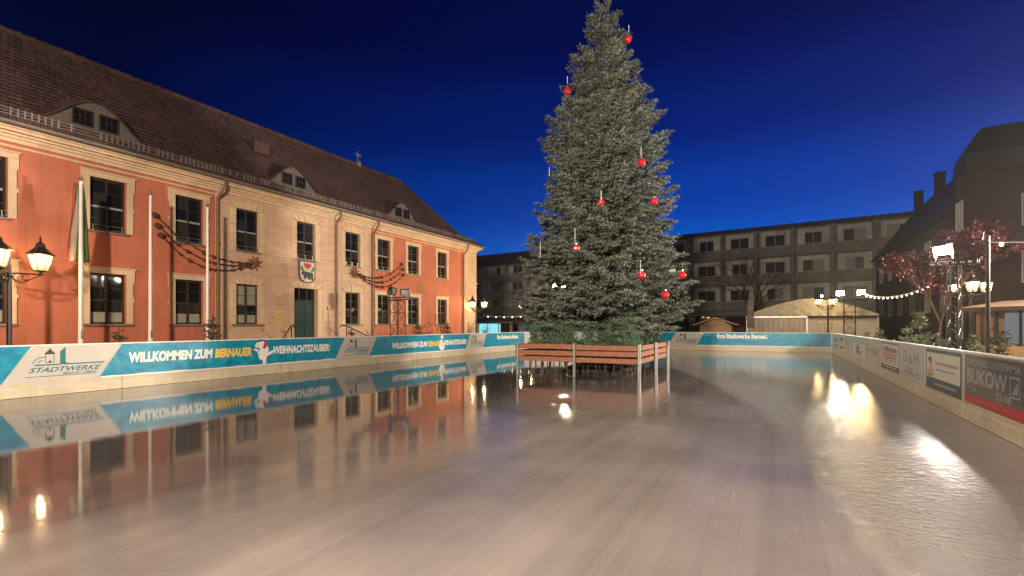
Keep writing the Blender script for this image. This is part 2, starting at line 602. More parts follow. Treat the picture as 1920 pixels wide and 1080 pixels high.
def make_ice():
    m = bpy.data.materials.new('wet_ice')
    m.use_nodes = True
    nt = m.node_tree
    L = nt.links
    N = nt.nodes.new
    b = nt.nodes['Principled BSDF']
    b.inputs['IOR'].default_value = 1.33
    geo = N('ShaderNodeNewGeometry')
    pos = geo.outputs['Position']
    sep = N('ShaderNodeSeparateXYZ')
    L.new(pos, sep.inputs[0])

    def noise(scale, detail=4, stretch=None, rough=0.55, dist=0.0, rot=0.0):
        n = N('ShaderNodeTexNoise')
        n.inputs['Scale'].default_value = scale
        n.inputs['Detail'].default_value = detail
        n.inputs['Roughness'].default_value = rough
        n.inputs['Distortion'].default_value = dist
        src = pos
        if stretch:
            mp = N('ShaderNodeMapping')
            mp.inputs['Scale'].default_value = stretch
            mp.inputs['Rotation'].default_value = (0, 0, rot)
            L.new(src, mp.inputs[0])
            src = mp.outputs[0]
        L.new(src, n.inputs['Vector'])
        return n.outputs['Fac']

    def math_(op, a, bb=None, cc=None):
        q = N('ShaderNodeMath')
        q.operation = op
        for i, x in enumerate((a, bb, cc)):
            if x is None:
                continue
            if isinstance(x, (int, float)):
                q.inputs[i].default_value = x
            else:
                L.new(x, q.inputs[i])
        return q.outputs[0]

    def rng(x, a, bb, c=0.0, d=1.0, smooth=True):
        q = N('ShaderNodeMapRange')
        q.interpolation_type = 'SMOOTHSTEP' if smooth else 'LINEAR'
        q.inputs['From Min'].default_value = a
        q.inputs['From Max'].default_value = bb
        q.inputs['To Min'].default_value = c
        q.inputs['To Max'].default_value = d
        L.new(x, q.inputs['Value'])
        return q.outputs[0]

    streak = noise(1.0, 5, (1.5, 0.05, 1), 0.6, 0.0, math.radians(2))
    streak2 = noise(1.0, 4, (5.0, 0.10, 1), 0.6, 0.0, math.radians(-1))
    cloud = noise(0.35, 5)
    fine = noise(9.0, 5, None, 0.7)
    scrape = noise(1.0, 6, (26.0, 0.22, 1), 0.7, 0.2, math.radians(3))
    scrape2 = noise(1.0, 6, (0.35, 20.0, 1), 0.7, 0.8, math.radians(24))
    dust = noise(38.0, 3, None, 0.8)
    s = math_('ADD', math_('MULTIPLY', streak, 0.42), math_('MULTIPLY', cloud, 0.26))
    s = math_('ADD', s, math_('MULTIPLY', streak2, 0.14))
    s = math_('ADD', s, math_('MULTIPLY', scrape, 0.17))
    s = math_('ADD', s, math_('MULTIPLY', scrape2, 0.04))
    s = math_('ADD', s, math_('MULTIPLY', fine, 0.05))
    s = math_('ADD', s, math_('MULTIPLY', math_('MULTIPLY', rng(dust, 0.66, 0.78), fine), 0.06))
    ramp = N('ShaderNodeValToRGB')
    ramp.color_ramp.elements[0].position = 0.36
    ramp.color_ramp.elements[0].color = (0.142, 0.128, 0.128, 1)
    ramp.color_ramp.elements[1].position = 0.66
    ramp.color_ramp.elements[1].color = (0.295, 0.260, 0.250, 1)
    L.new(s, ramp.inputs[0])
    # refrozen rough belt on the right: its near edge curves across the rink
    y2 = math_('MULTIPLY', sep.outputs['Y'], sep.outputs['Y'])
    edge = math_('MULTIPLY_ADD', y2, -0.0115, 0.92)
    d = math_('SUBTRACT', sep.outputs['X'], edge)
    d = math_('ADD', d, math_('MULTIPLY_ADD', noise(1.3, 5), 0.5, -0.25))
    d = math_('ADD', d, math_('MULTIPLY_ADD', noise(6.0, 6, None, 0.7), 0.3, -0.15))
    near = rng(d, -0.16, 0.22)
    far = rng(d, 0.75, 1.7, 1.0, 0.42)
    fade = rng(sep.outputs['Y'], 9.0, 19.0, 1.0, 0.2)
    rough_mask = math_('MULTIPLY', math_('MULTIPLY', near, far), fade)
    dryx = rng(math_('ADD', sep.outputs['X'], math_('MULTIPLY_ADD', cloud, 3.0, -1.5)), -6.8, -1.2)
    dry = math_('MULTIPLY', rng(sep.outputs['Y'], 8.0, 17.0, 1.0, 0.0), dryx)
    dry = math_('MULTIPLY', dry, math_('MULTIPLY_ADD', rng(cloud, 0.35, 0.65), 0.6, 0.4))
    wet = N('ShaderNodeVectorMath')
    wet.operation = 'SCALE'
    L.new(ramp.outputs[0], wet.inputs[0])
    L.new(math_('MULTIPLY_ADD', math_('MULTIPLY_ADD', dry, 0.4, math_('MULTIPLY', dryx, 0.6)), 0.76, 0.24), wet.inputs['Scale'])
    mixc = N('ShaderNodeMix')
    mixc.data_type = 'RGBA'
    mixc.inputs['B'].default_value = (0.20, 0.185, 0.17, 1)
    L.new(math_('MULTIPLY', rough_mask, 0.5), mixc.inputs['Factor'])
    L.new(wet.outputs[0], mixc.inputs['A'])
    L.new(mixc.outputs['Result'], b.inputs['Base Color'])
    ro = math_('MULTIPLY_ADD', rough_mask, 0.02, 0.045)
    ro = math_('ADD', ro, math_('MULTIPLY', math_('MULTIPLY', dry, math_('SUBTRACT', 1.0, rough_mask)), 0.22))
    ro = math_('ADD', ro, math_('MULTIPLY', math_('MULTIPLY', rng(scrape, 0.5, 0.75), 0.06), dry))
    L.new(ro, b.inputs['Roughness'])
    # ripple relief
    rip = noise(1.0, 4, (10.0, 16.0, 1), 0.6, 0.4, math.radians(20))
    rip2 = noise(1.0, 3, (38.0, 52.0, 1), 0.6, 0.3)
    calm = noise(1.0, 2, (0.9, 1.4, 1), 0.4)
    h = math_('MULTIPLY', math_('ADD', math_('MULTIPLY', rip, 0.019), math_('MULTIPLY', rip2, 0.0036)), rough_mask)
    h = math_('ADD', h, math_('MULTIPLY', calm, 0.0016))
    h = math_('ADD', h, math_('MULTIPLY', streak2, 0.0004))
    h = math_('ADD', h, math_('MULTIPLY', scrape, 0.0001))
    bp = N('ShaderNodeBump')
    bp.inputs['Strength'].default_value = 1.0
    bp.inputs['Distance'].default_value = 1.0
    L.new(h, bp.inputs['Height'])
    L.new(bp.outputs[0], b.inputs['Normal'])
    return m


M['ice'] = make_ice()

# ------------------------------------------------------------------ ground and ice
RX0, RX1, RY1 = -14.7, 2.85, 34.0
g = MB()
g.quad((-180, -120, -0.06), (180, -120, -0.06), (180, 240, -0.06), (-180, 240, -0.06))
build('ground', g, M['paving'], kind='structure')
g = MB()
g.add([(RX0, -6, 0), (RX1, -6, 0), (RX1, RY1, 0), (-10.5, RY1, 0), (RX0, 29.65, 0),
       (RX0, -6, -0.05), (RX1, -6, -0.05), (RX1, RY1, -0.05), (-10.5, RY1, -0.05), (RX0, 29.65, -0.05)],
      [(0, 1, 2, 3, 4), (9, 8, 7, 6, 5), (0, 5, 6, 1), (1, 6, 7, 2), (2, 7, 8, 3), (3, 8, 9, 4), (4, 9, 5, 0)])
build('ice_surface', g, M['ice'], kind='structure')

# thin fog volume added to give the lamps their lens glow
hz = MB()
hz.box(-185, 185, -125, 245, -1.06, 14.6)
hm = bpy.data.materials.new('glow_mist')
hm.use_nodes = True
hm.node_tree.nodes.clear()
ho = hm.node_tree.nodes.new('ShaderNodeOutputMaterial')
hv = hm.node_tree.nodes.new('ShaderNodeVolumePrincipled')
hv.inputs['Color'].default_value = (0.95, 0.95, 0.97, 1)
hv.inputs['Density'].default_value = 0.00042
hv.inputs['Anisotropy'].default_value = 0.8
hm.node_tree.links.new(hv.outputs[0], ho.inputs['Volume'])
build('glow_haze', hz, hm, kind='stuff')

# ------------------------------------------------------------------ town hall
FX = -20.0                      # facade plane
TC = 16.7                       # middle of the building along Y
TY0, TY1 = TC - 15.5, TC + 15.5
hall = thing('town_hall', 'long two-storey town hall with salmon red and cream facade under a dark tiled roof', 'building', (FX, TC, 0))
AX = [0, 3.0, -3.0, 5.4, -5.4, 8.05, -8.05, 11.1, -11.1]
WIN_W, G0, G1, U0, U1 = 1.06, 1.65, 3.34, 4.76, 6.52
DOOR_W, DOOR_H = 1.36, 3.36


def holes_for(y0, y1):
    hs = []
    for a in AX:
        y = TC + a
        if y0 < y < y1:
            hs.append((y - WIN_W / 2, y + WIN_W / 2, U0, U1))
            if a == 0:
                hs.append((y - DOOR_W / 2, y + DOOR_W / 2, 0.0, DOOR_H))
            else:
                hs.append((y - WIN_W / 2, y + WIN_W / 2, G0, G1))
    return hs


def wall_with_holes(mb, x, y0, y1, z0, z1, holes, depth=0.22, mi=0):
    ys = sorted({y0, y1, *[h[0] for h in holes], *[h[1] for h in holes]})
    zs = sorted({z0, z1, *[h[2] for h in holes], *[h[3] for h in holes]})
    for i in range(len(ys) - 1):
        for j in range(len(zs) - 1):
            cy, cz = (ys[i] + ys[i + 1]) / 2, (zs[j] + zs[j + 1]) / 2
            if any(h[0] < cy < h[1] and h[2] < cz < h[3] for h in holes):
                continue
            mb.quad((x, ys[i], zs[j]), (x, ys[i + 1], zs[j]), (x, ys[i + 1], zs[j + 1]), (x, ys[i], zs[j + 1]), mi)
    for a, b, c, d in holes:
        xb = x - depth
        mb.quad((x, a, c), (x, a, d), (xb, a, d), (xb, a, c), mi)
        mb.quad((x, b, c), (xb, b, c), (xb, b, d), (x, b, d), mi)
        mb.quad((x, a, d), (x, b, d), (xb, b, d), (xb, a, d), mi)
        mb.quad((x, a, c), (xb, a, c), (xb, b, c), (x, b, c), mi)


BAY = 4.4
QUO = 13.65
bays = [(TY0, TC - QUO, 'c'), (TC - QUO, TC - BAY, 'r'), (TC - BAY, TC + BAY, 'c'), (TC + BAY, TC + QUO, 'r'), (TC + QUO, TY1, 'c')]
for a, b, k in bays:
    red, cream = MB(), MB()
    if k == 'r':
        wall_with_holes(red, FX, a, b, 0, 7.0, holes_for(a, b))
    else:
        wall_with_holes(cream, FX + 0.012, a, b, 0, 7.0, holes_for(a, b))
        for yy in (a, b):
            cream.quad((FX, yy, 0), (FX + 0.012, yy, 0), (FX + 0.012, yy, 7.0), (FX, yy, 7.0))
    if k == 'r':
        build('wall', red, M['red_plaster'], hall, label='salmon red plaster wall of a side wing')
    else:
        build('wall', cream, M['groove'], hall, label='cream rusticated wall')
# far gable wall and back
cream = MB()
cream.quad((FX, TY1, 0), (FX - 8.8, TY1, 0), (FX - 8.8, TY1, 7.0), (FX, TY1, 7.0))
cream.quad((FX - 8.8, TY0, 0), (FX, TY0, 0), (FX, TY0, 7.0), (FX - 8.8, TY0, 7.0))
cream.quad((FX - 8.8, TY1, 0), (FX - 8.8, TY0, 0), (FX - 8.8, TY0, 7.0), (FX - 8.8, TY1, 7.0))
build('gable_wall', cream, M['cream_plaster'], hall)
bk = MB()
bk.box(FX - 0.5, FX - 0.4, TY0 + 0.3, TY1 - 0.3, 0.1, 6.9)
build('interior_wall', bk, M['dark_room'], hall)

# ashlar blocks of the cream parts: each its own piece, joints open between them
hall_base = Vector((FX, TC, 0))
block_cache = {}


def block(y0, y1, z0, z1, x=FX + 0.012, t=0.022, name='ashlar_block'):
    key = (round(y1 - y0, 3), round(z1 - z0, 3), t)
    if key not in block_cache:
        w, h = (y1 - y0) / 2, (z1 - z0) / 2
        e = 0.012
        mb = MB()
        vs = []
        for xx, q in ((0, 0), (t - 0.008, 0), (t, e)):
            vs += [(xx, -w + q, -h + q), (xx, w - q, -h + q), (xx, w - q, h - q), (xx, -w + q, h - q)]
        fs = []
        for r in range(2):
            for k in range(4):
                fs.append((r * 4 + k, r * 4 + (k + 1) % 4, r * 4 + 4 + (k + 1) % 4, r * 4 + 4 + k))
        fs.append((8, 9, 10, 11))
        mb.add(vs, fs)
        block_cache[key] = mb.mesh('ashlar_block', M['cream_plaster'])
    o = link(name, block_cache[key], hall, Vector((x, (y0 + y1) / 2, (z0 + z1) / 2)) - hall_base)
    return o


SURR = 0.30
ch = 0.415


def fill_blocks(a, b, odd_len):
    hs = holes_for(a, b)
    zones = [(h[0] - SURR, h[1] + SURR, h[2] - (0.0 if h[2] == 0 else 0.14), h[3] + 0.36) for h in hs]
    for z0, z1 in ((0.42, 4.68), (4.86, 6.98)):
        n = int(round((z1 - z0) / ch))
        hh = (z1 - z0) / n
        for i in range(n):
            c0, c1 = z0 + i * hh + 0.008, z0 + (i + 1) * hh - 0.008
            segs = [(a + 0.01, b - 0.01)]
            for q in zones:
                if q[2] < c1 - 0.05 and q[3] > c0 + 0.05:
                    ns = []
                    for s0, s1 in segs:
                        if q[1] <= s0 or q[0] >= s1:
                            ns.append((s0, s1))
                        else:
                            if q[0] - s0 > 0.05:
                                ns.append((s0, q[0]))
                            if s1 - q[1] > 0.05:
                                ns.append((q[1], s1))
                    segs = ns
            for s0, s1 in segs:
                k = max(1, int(round((s1 - s0) / odd_len)))
                off = (i % 2) * 0.5 if k > 1 else 0
                cuts = [s0] + [s0 + (s1 - s0) * (j + off) / k for j in range(0 if off else 1, k)] + [s1]
                for j in range(len(cuts) - 1):
                    if cuts[j + 1] - cuts[j] > 0.06:
                        block(cuts[j] + 0.006, cuts[j + 1] - 0.006, c0, c1)


for a, b, k in bays:
    if k == 'c':
        fill_blocks(a, b, 1.15)


def rusticated_surround(yc, w, z0, z1):
    """alternating long and short stones beside the opening and a fan of five voussoirs above it"""
    mb = MB()
    n = max(3, int(round((z1 - z0) / 0.34)))
    hh = (z1 - z0) / n
    for i in range(n):
        wd = SURR - 0.01 if i % 2 else SURR * 0.66
        for s in (-1, 1):
            y_in, y_out = yc + s * (w / 2 + 0.004), yc + s * (w / 2 + wd)
            mb.box(FX + 0.012, FX + 0.05, min(y_in, y_out), max(y_in, y_out), z0 + i * hh + 0.008, z0 + (i + 1) * hh - 0.008)
            if i % 2 == 0:
                y2 = yc + s * (w / 2 + SURR - 0.01)
                mb.box(FX + 0.012, FX + 0.03, min(y_out, y2) + 0.006, max(y_out, y2), z0 + i * hh + 0.008, z0 + (i + 1) * hh - 0.008)
    for i in range(5):
        t0, t1 = -1 + 0.4 * i, -1 + 0.4 * (i + 1)
        top = 0.36 if i == 2 else (0.30 if i in (1, 3) else 0.24)
        lo, hi = z1 + 0.006, z1 + top
        W0, W1 = w / 2 + 0.02, w / 2 + SURR - 0.02
        mb.prism([(yc + t0 * W0 + 0.006, lo), (yc + t1 * W0 - 0.006, lo), (yc + t1 * W1 - 0.006, hi), (yc + t0 * W1 + 0.006, hi)],
                 (FX + 0.012, 0, 0), (0, 1, 0), (0, 0, 1), 0.0, 0.05 if i != 2 else 0.07)
    return mb


def architrave(yc, w, z0, z1):
    mb = MB()
    t = 0.19
    for s in (-1, 1):
        a, b = yc + s * (w / 2 + 0.003), yc + s * (w / 2 + t)
        mb.box(FX + 0.001, FX + 0.055, min(a, b), max(a, b), z0, z1)
        e0, e1 = yc + s * (w / 2 + t + 0.002), yc + s * (w / 2 + t + 0.05)
        mb.box(FX + 0.001, FX + 0.05, min(e0, e1), max(e0, e1), z1 - 0.30, z1)
        c = (z0 + z1) / 2
        mb.box(FX + 0.001, FX + 0.05, min(e0, e1), max(e0, e1), c - 0.1, c + 0.02)
    mb.box(FX + 0.001, FX + 0.06, yc - w / 2 - t - 0.05, yc + w / 2 + t + 0.05, z1 + 0.003, z1 + 0.17)
    mb.box(FX + 0.001, FX + 0.10, yc - w / 2 - t - 0.09, yc + w / 2 + t + 0.09, z1 + 0.173, z1 + 0.22)
    return mb


def window_sill(yc, w, z0, wide):
    mb = MB()
    mb.box(FX - 0.1, FX + 0.11, yc - w / 2 - wide, yc + w / 2 + wide, z0 - 0.07, z0 - 0.005)
    return mb


# window sash prototypes, local: y across, z up, x outwards
def sash_mesh(w, h, rows, transom):
    mb = MB()
    f = 0.055
    mb.box(-0.06, 0.0, -w / 2, -w / 2 + f, 0, h)
    mb.box(-0.06, 0.0, w / 2 - f, w / 2, 0, h)
    mb.box(-0.06, 0.0, -w / 2 + f, w / 2 - f, 0, f)
    mb.box(-0.06, 0.0, -w / 2 + f, w / 2 - f, h - f, h)
    mb.box(-0.055, 0.012, -0.035, 0.035, f, h - f)
    zt = transom * h
    for s in (-1, 1):
        a, b = (-w / 2 + f, -0.035) if s < 0 else (0.035, w / 2 - f)
        mb.box(-0.055, 0.016, a, b, zt - 0.035, zt + 0.035, 1)
    zs = [f, zt - 0.035]
    cells = []
    for lo, hi, n in ((f, zt - 0.035, rows[0]), (zt + 0.035, h - f, rows[1])):
        st = (hi - lo) / n
        for i in range(n):
            cells.append((lo + i * st, lo + (i + 1) * st))
            if i:
                for s in (-1, 1):
                    a, b = (-w / 2 + f, -0.035) if s < 0 else (0.035, w / 2 - f)
                    mb.box(-0.045, -0.004, a, b, lo + i * st - 0.012, lo + i * st + 0.012)
    return mb, cells


W2 = WIN_W - 0.02
pane_cache = {}


def pane_obj(win, yc, a, b, lo, hi, material):
    key = (round(b - a, 3), round(hi - lo, 3), material)
    if key not in pane_cache:
        mb = MB()
        mb.box(-0.006, 0.0, -(b - a) / 2, (b - a) / 2, -(hi - lo) / 2, (hi - lo) / 2)
        pane_cache[key] = mb.mesh('pane', M[material])
    o = link('pane', pane_cache[key], win, (-0.03, (a + b) / 2, (lo + hi) / 2))
    tilt = random.uniform(-0.012, 0.012)
    o.rotation_euler = (0, random.uniform(-0.008, 0.008), tilt)


sash_cache = {}
for a in AX:
    yc = TC + a
    in_cream = abs(a) < BAY
    for upper in (True, False):
        if a == 0 and not upper:
            continue
        z0, z1 = (U0, U1) if upper else (G0, G1)
        h = z1 - z0 - 0.01
        key = upper
        if key not in sash_cache:
            mb, cells = sash_mesh(W2, h, (2, 2) if upper else (2, 2), 0.47 if upper else 0.36 if False else 0.47)
            sash_cache[key] = (mb.mesh('window', [M['sash'], M['sash_pale'] if upper else M['sash']]), cells)
        me, cells = sash_cache[key]
        win = link('window', me, hall, Vector((FX - 0.12, yc, z0 + 0.005)) - hall_base)
        f = 0.055
        for lo, hi in cells:
            for s in (-1, 1):
                p0, p1 = (-W2 / 2 + f, -0.035) if s < 0 else (0.035, W2 / 2 - f)
                mt = 'glass_dark'
                if not upper and lo < 0.2 and in_cream is False or (not upper and lo < 0.2):
                    mt = 'frosted' if a not in (5.4, 8.05, 11.1, 3.0) else 'glass_dark'
                if not upper and a == -3.0 and lo > h * 0.45:
                    mt = 'blind'
                if mt == 'glass_dark' and random.random() < 0.35:
                    mt = 'glass_dim'
                pane_obj(win, 0, p0 + 0.002, p1 - 0.002, lo + 0.002, hi - 0.002, mt)
        if in_cream:
            build('window_surround', rusticated_surround(yc, WIN_W, z0, z1), M['cream_trim'], hall)
        else:
            build('window_surround', architrave(yc, WIN_W, z0, z1), M['cream_trim'], hall)
        build('window_sill', window_sill(yc, WIN_W, z0, 0.02 if upper else 0.18), M['zinc'], hall)
        if upper:
            gr = MB()
            for zz in (z0 + 0.06, z0 + 0.2):
                gr.tube([(FX - 0.03, yc - WIN_W / 2 + 0.01, zz), (FX - 0.03, yc + WIN_W / 2 - 0.01, zz)], 0.012, 6)
            for k in range(3):
                yy = yc + (k - 1) * 0.42
                gr.tube([(FX - 0.03, yy, z0), (FX - 0.03, yy, z0 + 0.2)], 0.01, 5)
            build('safety_rail', gr, M['alu'], hall)

# cornice, frieze, string course, plinth
c = MB()
for a, b, k in bays:
    pr = 0.05 if k == 'c' else 0.03
    c.box(FX, FX + 0.06, a, b, 7.003, 7.12)
    c.box(FX, FX + 0.035, a, b, 6.86, 6.92) if k == 'r' else None
e0, e1 = TY0 - 0.25, TY1 + 0.25
for p, z0, z1 in ((0.12, 7.123, 7.20), (0.20, 7.203, 7.27), (0.32, 7.273, 7.36), (0.38, 7.363, 7.43)):
    c.box(FX - 9.0, FX + p, TY0 - p, TY1 + p, z0, z1)
build('cornice', c, M['cream_trim'], hall)
sc_ = MB()
sc_.box(FX + 0.012, FX + 0.075, TC - BAY, TC + BAY, 4.70, 4.75)
sc_.box(FX + 0.012, FX + 0.05, TC - BAY, TC + BAY, 4.45, 4.49)
build('string_course', sc_, M['cream_trim'], hall)
for ya, yb in ((TC + QUO, TY1 + 0.06), (TY0 - 0.06, TC - QUO)):
    sc_ = MB()
    sc_.box(FX - 0.3, FX + 0.085, ya, yb, 4.70, 4.76)
    sc_.box(FX - 0.3, FX + 0.06, ya, yb, 4.45, 4.49)
    build('string_course', sc_, M['cream_trim'], hall)
pl = MB()
for ya, yb in ((TY0, TC - DOOR_W / 2 - 0.3), (TC + DOOR_W / 2 + 0.3, TY1)):
    pl.box(FX, FX + 0.08, ya, yb, -0.05, 0.42)
build('plinth', pl, M['cream_plaster'], hall)

# door
dr = MB()
DX = FX - 0.2
for s in (-1, 1):
    a, b = (TC - DOOR_W / 2 + 0.01, TC - 0.006) if s < 0 else (TC + 0.006, TC + DOOR_W / 2 - 0.01)
    dr.box(DX - 0.05, DX, a, b, 0.02, 2.72)
    m_ = (a + b) / 2
    for z0, z1 in ((0.2, 0.95), (1.1, 1.9), (2.05, 2.6)):
        for q0, q1, r0, r1 in ((m_ - 0.25, m_ + 0.25, z0, z0 + 0.05), (m_ - 0.25, m_ + 0.25, z1 - 0.05, z1)):
            dr.box(DX, DX + 0.03, q0, q1, r0, r1)
        for q in (-1, 1):
            y_ = m_ + q * 0.225
            dr.box(DX, DX + 0.03, y_ - 0.025, y_ + 0.025, z0 + 0.05, z1 - 0.05)
dr.box(DX - 0.06, DX + 0.05, TC - DOOR_W / 2 + 0.01, TC + DOOR_W / 2 - 0.01, 2.73, 2.82)
door = build('door', dr, M['door_green'], hall)
hn = MB()
hn.tube([(DX + 0.03, TC + 0.09, 1.2), (DX + 0.09, TC + 0.09, 1.2), (DX + 0.09, TC + 0.2, 1.2)], 0.012, 6)
build('handle', hn, M['alu'], door)
tr = MB()
tr.box(DX - 0.03, DX - 0.015, TC - DOOR_W / 2 + 0.06, TC + DOOR_W / 2 - 0.06, 2.83, 3.33)
build('transom_pane', tr, M['glass_dark'], door)
tr = MB()
for q in (-0.64, -0.22, 0.22, 0.64):
    tr.box(DX - 0.05, DX + 0.01, TC + q - 0.03, TC + q + 0.03, 2.825, 3.34)
build('transom_frame', tr, M['sash'], door)
build('door_surround', rusticated_surround(TC, DOOR_W, 0.0, DOOR_H), M['cream_trim'], hall)
st = MB()
for i in range(2):
    st.box(FX + 0.08 + 0.001, FX + 1.3 - 0.35 * i, TC - 1.2 + 0.2 * i, TC + 1.2 - 0.2 * i, -0.05 + 0.13 * i + 0.001 * i, 0.08 + 0.13 * i)
build('door_steps', st, M['slab_light'], hall)

# coat of arms over the door
arms = thing('coat_of_arms', 'painted shield with red eagle, black bear and green branches over the green door', 'coat of arms', (FX + 0.06, TC, 4.15))
AO, AXV, AYV = (FX + 0.065, TC, 4.15), (0, 1, 0), (0, 0, 1)


def shield(w, h, k=10):
    p = [(-w, h), (w, h)]
    for i in range(k + 1):
        t = math.pi * i / k
        p.append((w * math.cos(t), -h * 0.25 - h * 0.75 * math.sin(t)))
    return p[::-1]


mb = MB()
mb.prism(shield(0.47, 0.53), AO, AXV, AYV, 0.0, 0.05)
build('border', mb, M['print_dark'], arms)
mb = MB()
mb.prism(shield(0.42, 0.48), AO, AXV, AYV, 0.05, 0.06)
build('field', mb, mat('shield_field', (0.55, 0.50, 0.38), 0.5, var=0.1, scale=9), arms)
bear = [(-0.33, -0.05), (-0.36, -0.11), (-0.30, -0.14), (-0.24, -0.13), (-0.20, -0.22), (-0.22, -0.34), (-0.13, -0.34), (-0.11, -0.25),
        (0.02, -0.26), (0.05, -0.36), (0.14, -0.36), (0.13, -0.26), (0.20, -0.28), (0.22, -0.36), (0.31, -0.36), (0.30, -0.2), (0.32, -0.08),
        (0.24, 0.0), (0.08, 0.0), (-0.10, 0.03), (-0.20, 0.02), (-0.25, 0.05), (-0.28, 0.01)]
mb = MB()
mb.prism(bear, AO, AXV, AYV, 0.0605, 0.085)
build('bear', mb, M['print_dark'], arms)
eagle = [(0, 0.12), (0.05, 0.18), (0.12, 0.20), (0.19, 0.30), (0.20, 0.44), (0.13, 0.40), (0.06, 0.38), (0.02, 0.44), (-0.03, 0.44), (-0.06, 0.38),
         (-0.13, 0.40), (-0.20, 0.44), (-0.19, 0.30), (-0.12, 0.20), (-0.05, 0.18)]
mb = MB()
mb.prism(eagle, AO, AXV, AYV, 0.0605, 0.085)
build('eagle', mb, M['print_red'], arms)
for s in (-1, 1):
    mb = MB()
    pts = [(s * 0.12, 0.06), (s * 0.24, 0.12), (s * 0.31, 0.24), (s * 0.38, 0.30), (s * 0.38, 0.14), (s * 0.34, 0.05), (s * 0.24, 0.05)]
    mb.prism(pts if s < 0 else pts[::1], AO, AXV, AYV, 0.0605, 0.078)
    build('branch', mb, M['print_green'], arms)

# signs by the door
mb = MB()
mb.box(FX + 0.036, FX + 0.06, 14.97, 15.42, 1.68, 2.26)
sg = build('sign_plate', mb, M['sign_yellow'])
tag(sg, 'yellowish notice plate on the cream wall left of the green door', 'sign')
ln = MB()
for k in range(5):
    ln.box(FX + 0.0605, FX + 0.064, 15.02, 15.36 - 0.05 * (k % 2), 1.75 + 0.09 * k, 1.78 + 0.09 * k)
build('printed_lines', ln, M['print_grey'], sg)
mb = MB()
mb.box(FX + 0.036, FX + 0.05, 15.05, 15.4, 2.92, 3.04)
sg = build('sign_plate', mb, M['alu'])
tag(sg, 'tiny metal nameplate higher on the wall left of the door', 'sign')
mb = MB()
mb.box(FX + 0.036, FX + 0.055, 17.72, 18.2, 1.85, 2.6)
sg = build('sign_plate', mb, M['cream_trim'])
tag(sg, 'cream info plate with a small red crest right of the green door', 'sign')
ln = MB()
for k in range(4):
    ln.box(FX + 0.0555, FX + 0.059, 17.85, 18.12, 1.93 + 0.08 * k, 1.95 + 0.08 * k)
build('printed_lines', ln, M['print_grey'], sg)
ln = MB()
ln.prism([(0, 0), (0.12, 0), (0.12, 0.13), (0.06, 0.18), (0, 0.13)], (FX + 0.055, 17.9, 2.38), (0, 1, 0), (0, 0, 1), 0.0005, 0.004)
build('crest', ln, M['print_red'], sg)

# handrails of the steps
for s, wd in ((-1, 'left'), (1, 'right')):
    mb = MB()
    y1_, y0_ = TC + s * 1.35, TC + s * 2.5
    mb.tube([(FX + 1.6, y0_, 1.05), (FX + 1.0, y1_ + s * 0.25, 1.58), (FX + 0.9, y1_, 1.62), (FX + 0.85, y1_, 1.5)], 0.03, 8)
    mb.tube([(FX + 1.6, y0_, -0.06), (FX + 1.6, y0_, 1.05)], 0.03, 8)
    mb.tube([(FX + 1.02, y1_ + s * 0.26, -0.06), (FX + 1.02, y1_ + s * 0.26, 1.56)], 0.025, 8)
    o = build('handrail', mb, M['iron'])
    tag(o, 'black sloping handrail at the %s of the town hall door' % wd, 'handrail')

# downpipes and gutter
for y_, elbow, wall in ((TC - BAY + 0.02, True, 0), (18.5, False, 0), (TC + BAY + 0.02, True, 0), (TC + QUO - 0.05, True, 0)):
    mb = MB()
    if elbow:
        pts = [(FX + 0.45, y_ + 0.12, 7.42), (FX + 0.45, y_ + 0.12, 7.22), (FX + 0.36, y_ + 0.06, 7.0), (FX + 0.14, y_, 6.72), (FX + 0.12, y_, 6.5), (FX + 0.12, y_, 0.1)]
    else:
        pts = [(FX + 0.45, y_, 7.42), (FX + 0.42, y_, 7.1), (FX + 0.14, y_, 6.9), (FX + 0.12, y_, 6.7), (FX + 0.12, y_, 0.1)]
    mb.tube(pts, 0.055, 8)
    for zz in (1.2, 3.0, 4.9, 6.2):
        mb.tube([(FX + 0.12, y_, zz), (FX + 0.12, y_, zz + 0.05)], 0.068, 8)
    build('downpipe', mb, M['brown_pipe'], hall, smooth=False)

# ---- roof
RE, RR = FX + 0.42, -24.2       # eave and ridge lines
ZE, ZR = 7.50, 12.05
BREAK_X, BREAK_Z = -21.0, 8.36
HIP = 4.2


def roof_base(x):
    if x > BREAK_X:
        t = (RE - x) / (RE - BREAK_X)
        return ZE + t * (BREAK_Z - ZE)
    t = (BREAK_X - x) / (BREAK_X - RR)
    return BREAK_Z + t * (ZR - BREAK_Z)


DORM = [TC - 8.05, TC, TC + 8.05]
DF = -20.85                      # dormer face plane
DH, DHW = 1.02, 1.65


def eyebrow(y):
    h = 0.0
    for d in DORM:
        t = abs(y - d) / DHW
        if t < 1:
            h = max(h, DH * (0.5 + 0.5 * math.cos(math.pi * t)) ** 0.85)
    return h


def roof_z(x, y):
    z = roof_base(x)
    if x <= DF + 1e-6:
        h = eyebrow(y)
        if h > 0.01:
            z = max(z, roof_base(DF) + h + 0.28 * (DF - x))
    return z


rt = MB()
rows = 31
xs = []
for i in range(rows + 1):
    xs.append(RE + (RR - RE) * i / rows)
